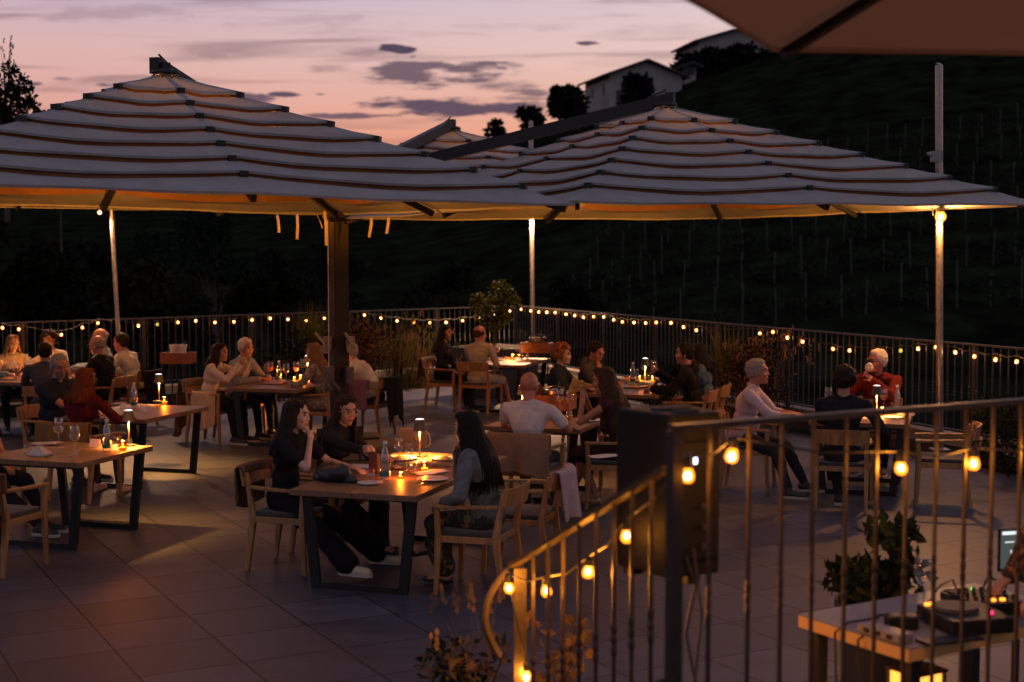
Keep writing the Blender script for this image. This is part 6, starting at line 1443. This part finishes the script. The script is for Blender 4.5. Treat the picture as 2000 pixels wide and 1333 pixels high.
def tree(px, ytop, ybase, D, wpx, label, ms, n, leaf, sd, group=None, thin=1.0, cat='tree', nb=None):
    if D > 150: thin *= .56; nb = nb or 38; n = int(n * .62); wpx *= 1.08
    q0 = PD(px, ybase, D); q1 = PD(px, ytop, D); H_ = q1.z - q0.z; w = wpx / FPX * D / 2; r = random.Random(sd); bl = []
    for i in range(nb or 16):
        h = r.uniform(.25, .95); q = (r.random() ** .5) * (1.05 - abs(h - .55)) ; t = r.uniform(0, 2 * PI); s = w * r.uniform(.22, .42) * thin; bl.append((w * q * math.cos(t) * .8, w * q * math.sin(t) * .8, H_ * h, s, s, s * .8))
    tr = MB().tube([(0, 0, -1), (w * .04, 0, H_ * .3), (0, 0, H_ * .8)], [w * .07, w * .05, w * .015], 7)
    for b_ in bl: tr.tube([(0, 0, b_[2] * .45), (b_[0] * .5, b_[1] * .5, b_[2] * .8), (b_[0], b_[1], b_[2])], [w * .035, w * .02, w * .006], 4)
    return shrub('tree', label, cat, tuple(q0), bl, n, leaf, ms, sd, .6, tr, group)
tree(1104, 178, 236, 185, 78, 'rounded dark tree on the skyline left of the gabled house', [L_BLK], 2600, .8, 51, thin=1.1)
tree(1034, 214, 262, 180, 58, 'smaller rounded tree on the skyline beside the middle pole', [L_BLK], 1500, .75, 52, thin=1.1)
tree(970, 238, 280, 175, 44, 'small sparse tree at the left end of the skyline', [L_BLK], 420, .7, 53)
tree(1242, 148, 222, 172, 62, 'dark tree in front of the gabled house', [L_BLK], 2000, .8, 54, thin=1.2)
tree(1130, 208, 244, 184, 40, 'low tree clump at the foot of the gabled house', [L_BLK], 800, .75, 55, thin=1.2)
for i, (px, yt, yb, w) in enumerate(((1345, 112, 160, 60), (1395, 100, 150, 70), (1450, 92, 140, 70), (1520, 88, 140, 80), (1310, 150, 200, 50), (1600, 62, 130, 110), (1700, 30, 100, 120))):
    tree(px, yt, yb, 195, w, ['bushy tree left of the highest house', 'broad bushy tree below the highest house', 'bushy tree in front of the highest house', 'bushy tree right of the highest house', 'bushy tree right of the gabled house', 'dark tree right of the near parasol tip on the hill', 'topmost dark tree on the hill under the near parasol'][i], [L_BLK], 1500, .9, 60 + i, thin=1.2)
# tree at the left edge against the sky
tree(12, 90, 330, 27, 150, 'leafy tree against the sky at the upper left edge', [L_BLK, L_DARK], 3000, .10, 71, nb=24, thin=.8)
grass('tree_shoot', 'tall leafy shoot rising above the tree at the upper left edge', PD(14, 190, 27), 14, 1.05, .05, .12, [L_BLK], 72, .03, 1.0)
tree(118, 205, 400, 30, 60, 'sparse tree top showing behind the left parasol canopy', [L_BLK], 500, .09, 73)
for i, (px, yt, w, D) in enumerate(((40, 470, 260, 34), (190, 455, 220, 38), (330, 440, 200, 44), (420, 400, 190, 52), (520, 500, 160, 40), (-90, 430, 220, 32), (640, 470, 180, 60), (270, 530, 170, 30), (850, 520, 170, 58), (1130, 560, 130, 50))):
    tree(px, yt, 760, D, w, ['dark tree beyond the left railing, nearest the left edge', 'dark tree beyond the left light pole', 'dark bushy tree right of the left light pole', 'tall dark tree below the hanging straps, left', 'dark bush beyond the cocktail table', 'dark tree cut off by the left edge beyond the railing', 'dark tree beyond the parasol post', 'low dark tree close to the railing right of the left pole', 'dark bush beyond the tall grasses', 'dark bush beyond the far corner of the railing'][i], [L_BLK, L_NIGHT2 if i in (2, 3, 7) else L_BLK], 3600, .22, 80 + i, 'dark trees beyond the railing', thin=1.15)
# vineyard rows with their pale stakes
M_STAKE = mat('stake', (.036, .036, .033), .9)
stm = MB().box((0, 0, 1.0), (.07, .07, 2.2)).mesh('stake'); stm.materials.append(M_STAKE)
r = random.Random(9)
for j in range(6):
    y = 66 + j * 8.5; x0, x1 = 2 + j * 1.2, .36 * y + 10
    root = thing('vine_row', ['lowest vine row above the railing', 'second vine row up the slope', 'third vine row up the slope', 'fourth vine row up the slope', 'fifth vine row up the slope', 'sixth vine row up the slope', 'seventh vine row up the slope', 'eighth vine row up the slope', 'ninth and highest staked vine row'][j] + ' on the hillside', 'vine row', (0, 0, 0), 0, 'vine rows on the hillside')
    n = int((x1 - x0) / 1.5); m = MB(); bl = []
    for k in range(n):
        x = x0 + (x1 - x0) * k / n + r.uniform(-.2, .2); yy_ = y + x * .12; z = terrain_z(x, yy_)
        o = bpy.data.objects.new('stake', stm); col.objects.link(o); o.parent = root; o.location = (x, yy_, z); o.rotation_euler = (r.uniform(-.05, .05), r.uniform(-.05, .05), 0); o.scale = (1, 1, r.uniform(.75, 1.15))
        bl.append((x, yy_, z + .8, 1.1, .4, .55))
    leaves(bl, 900, .3, .7, 90 + j).build('foliage', leafmat('vine', (.009, .014, .007)), root)
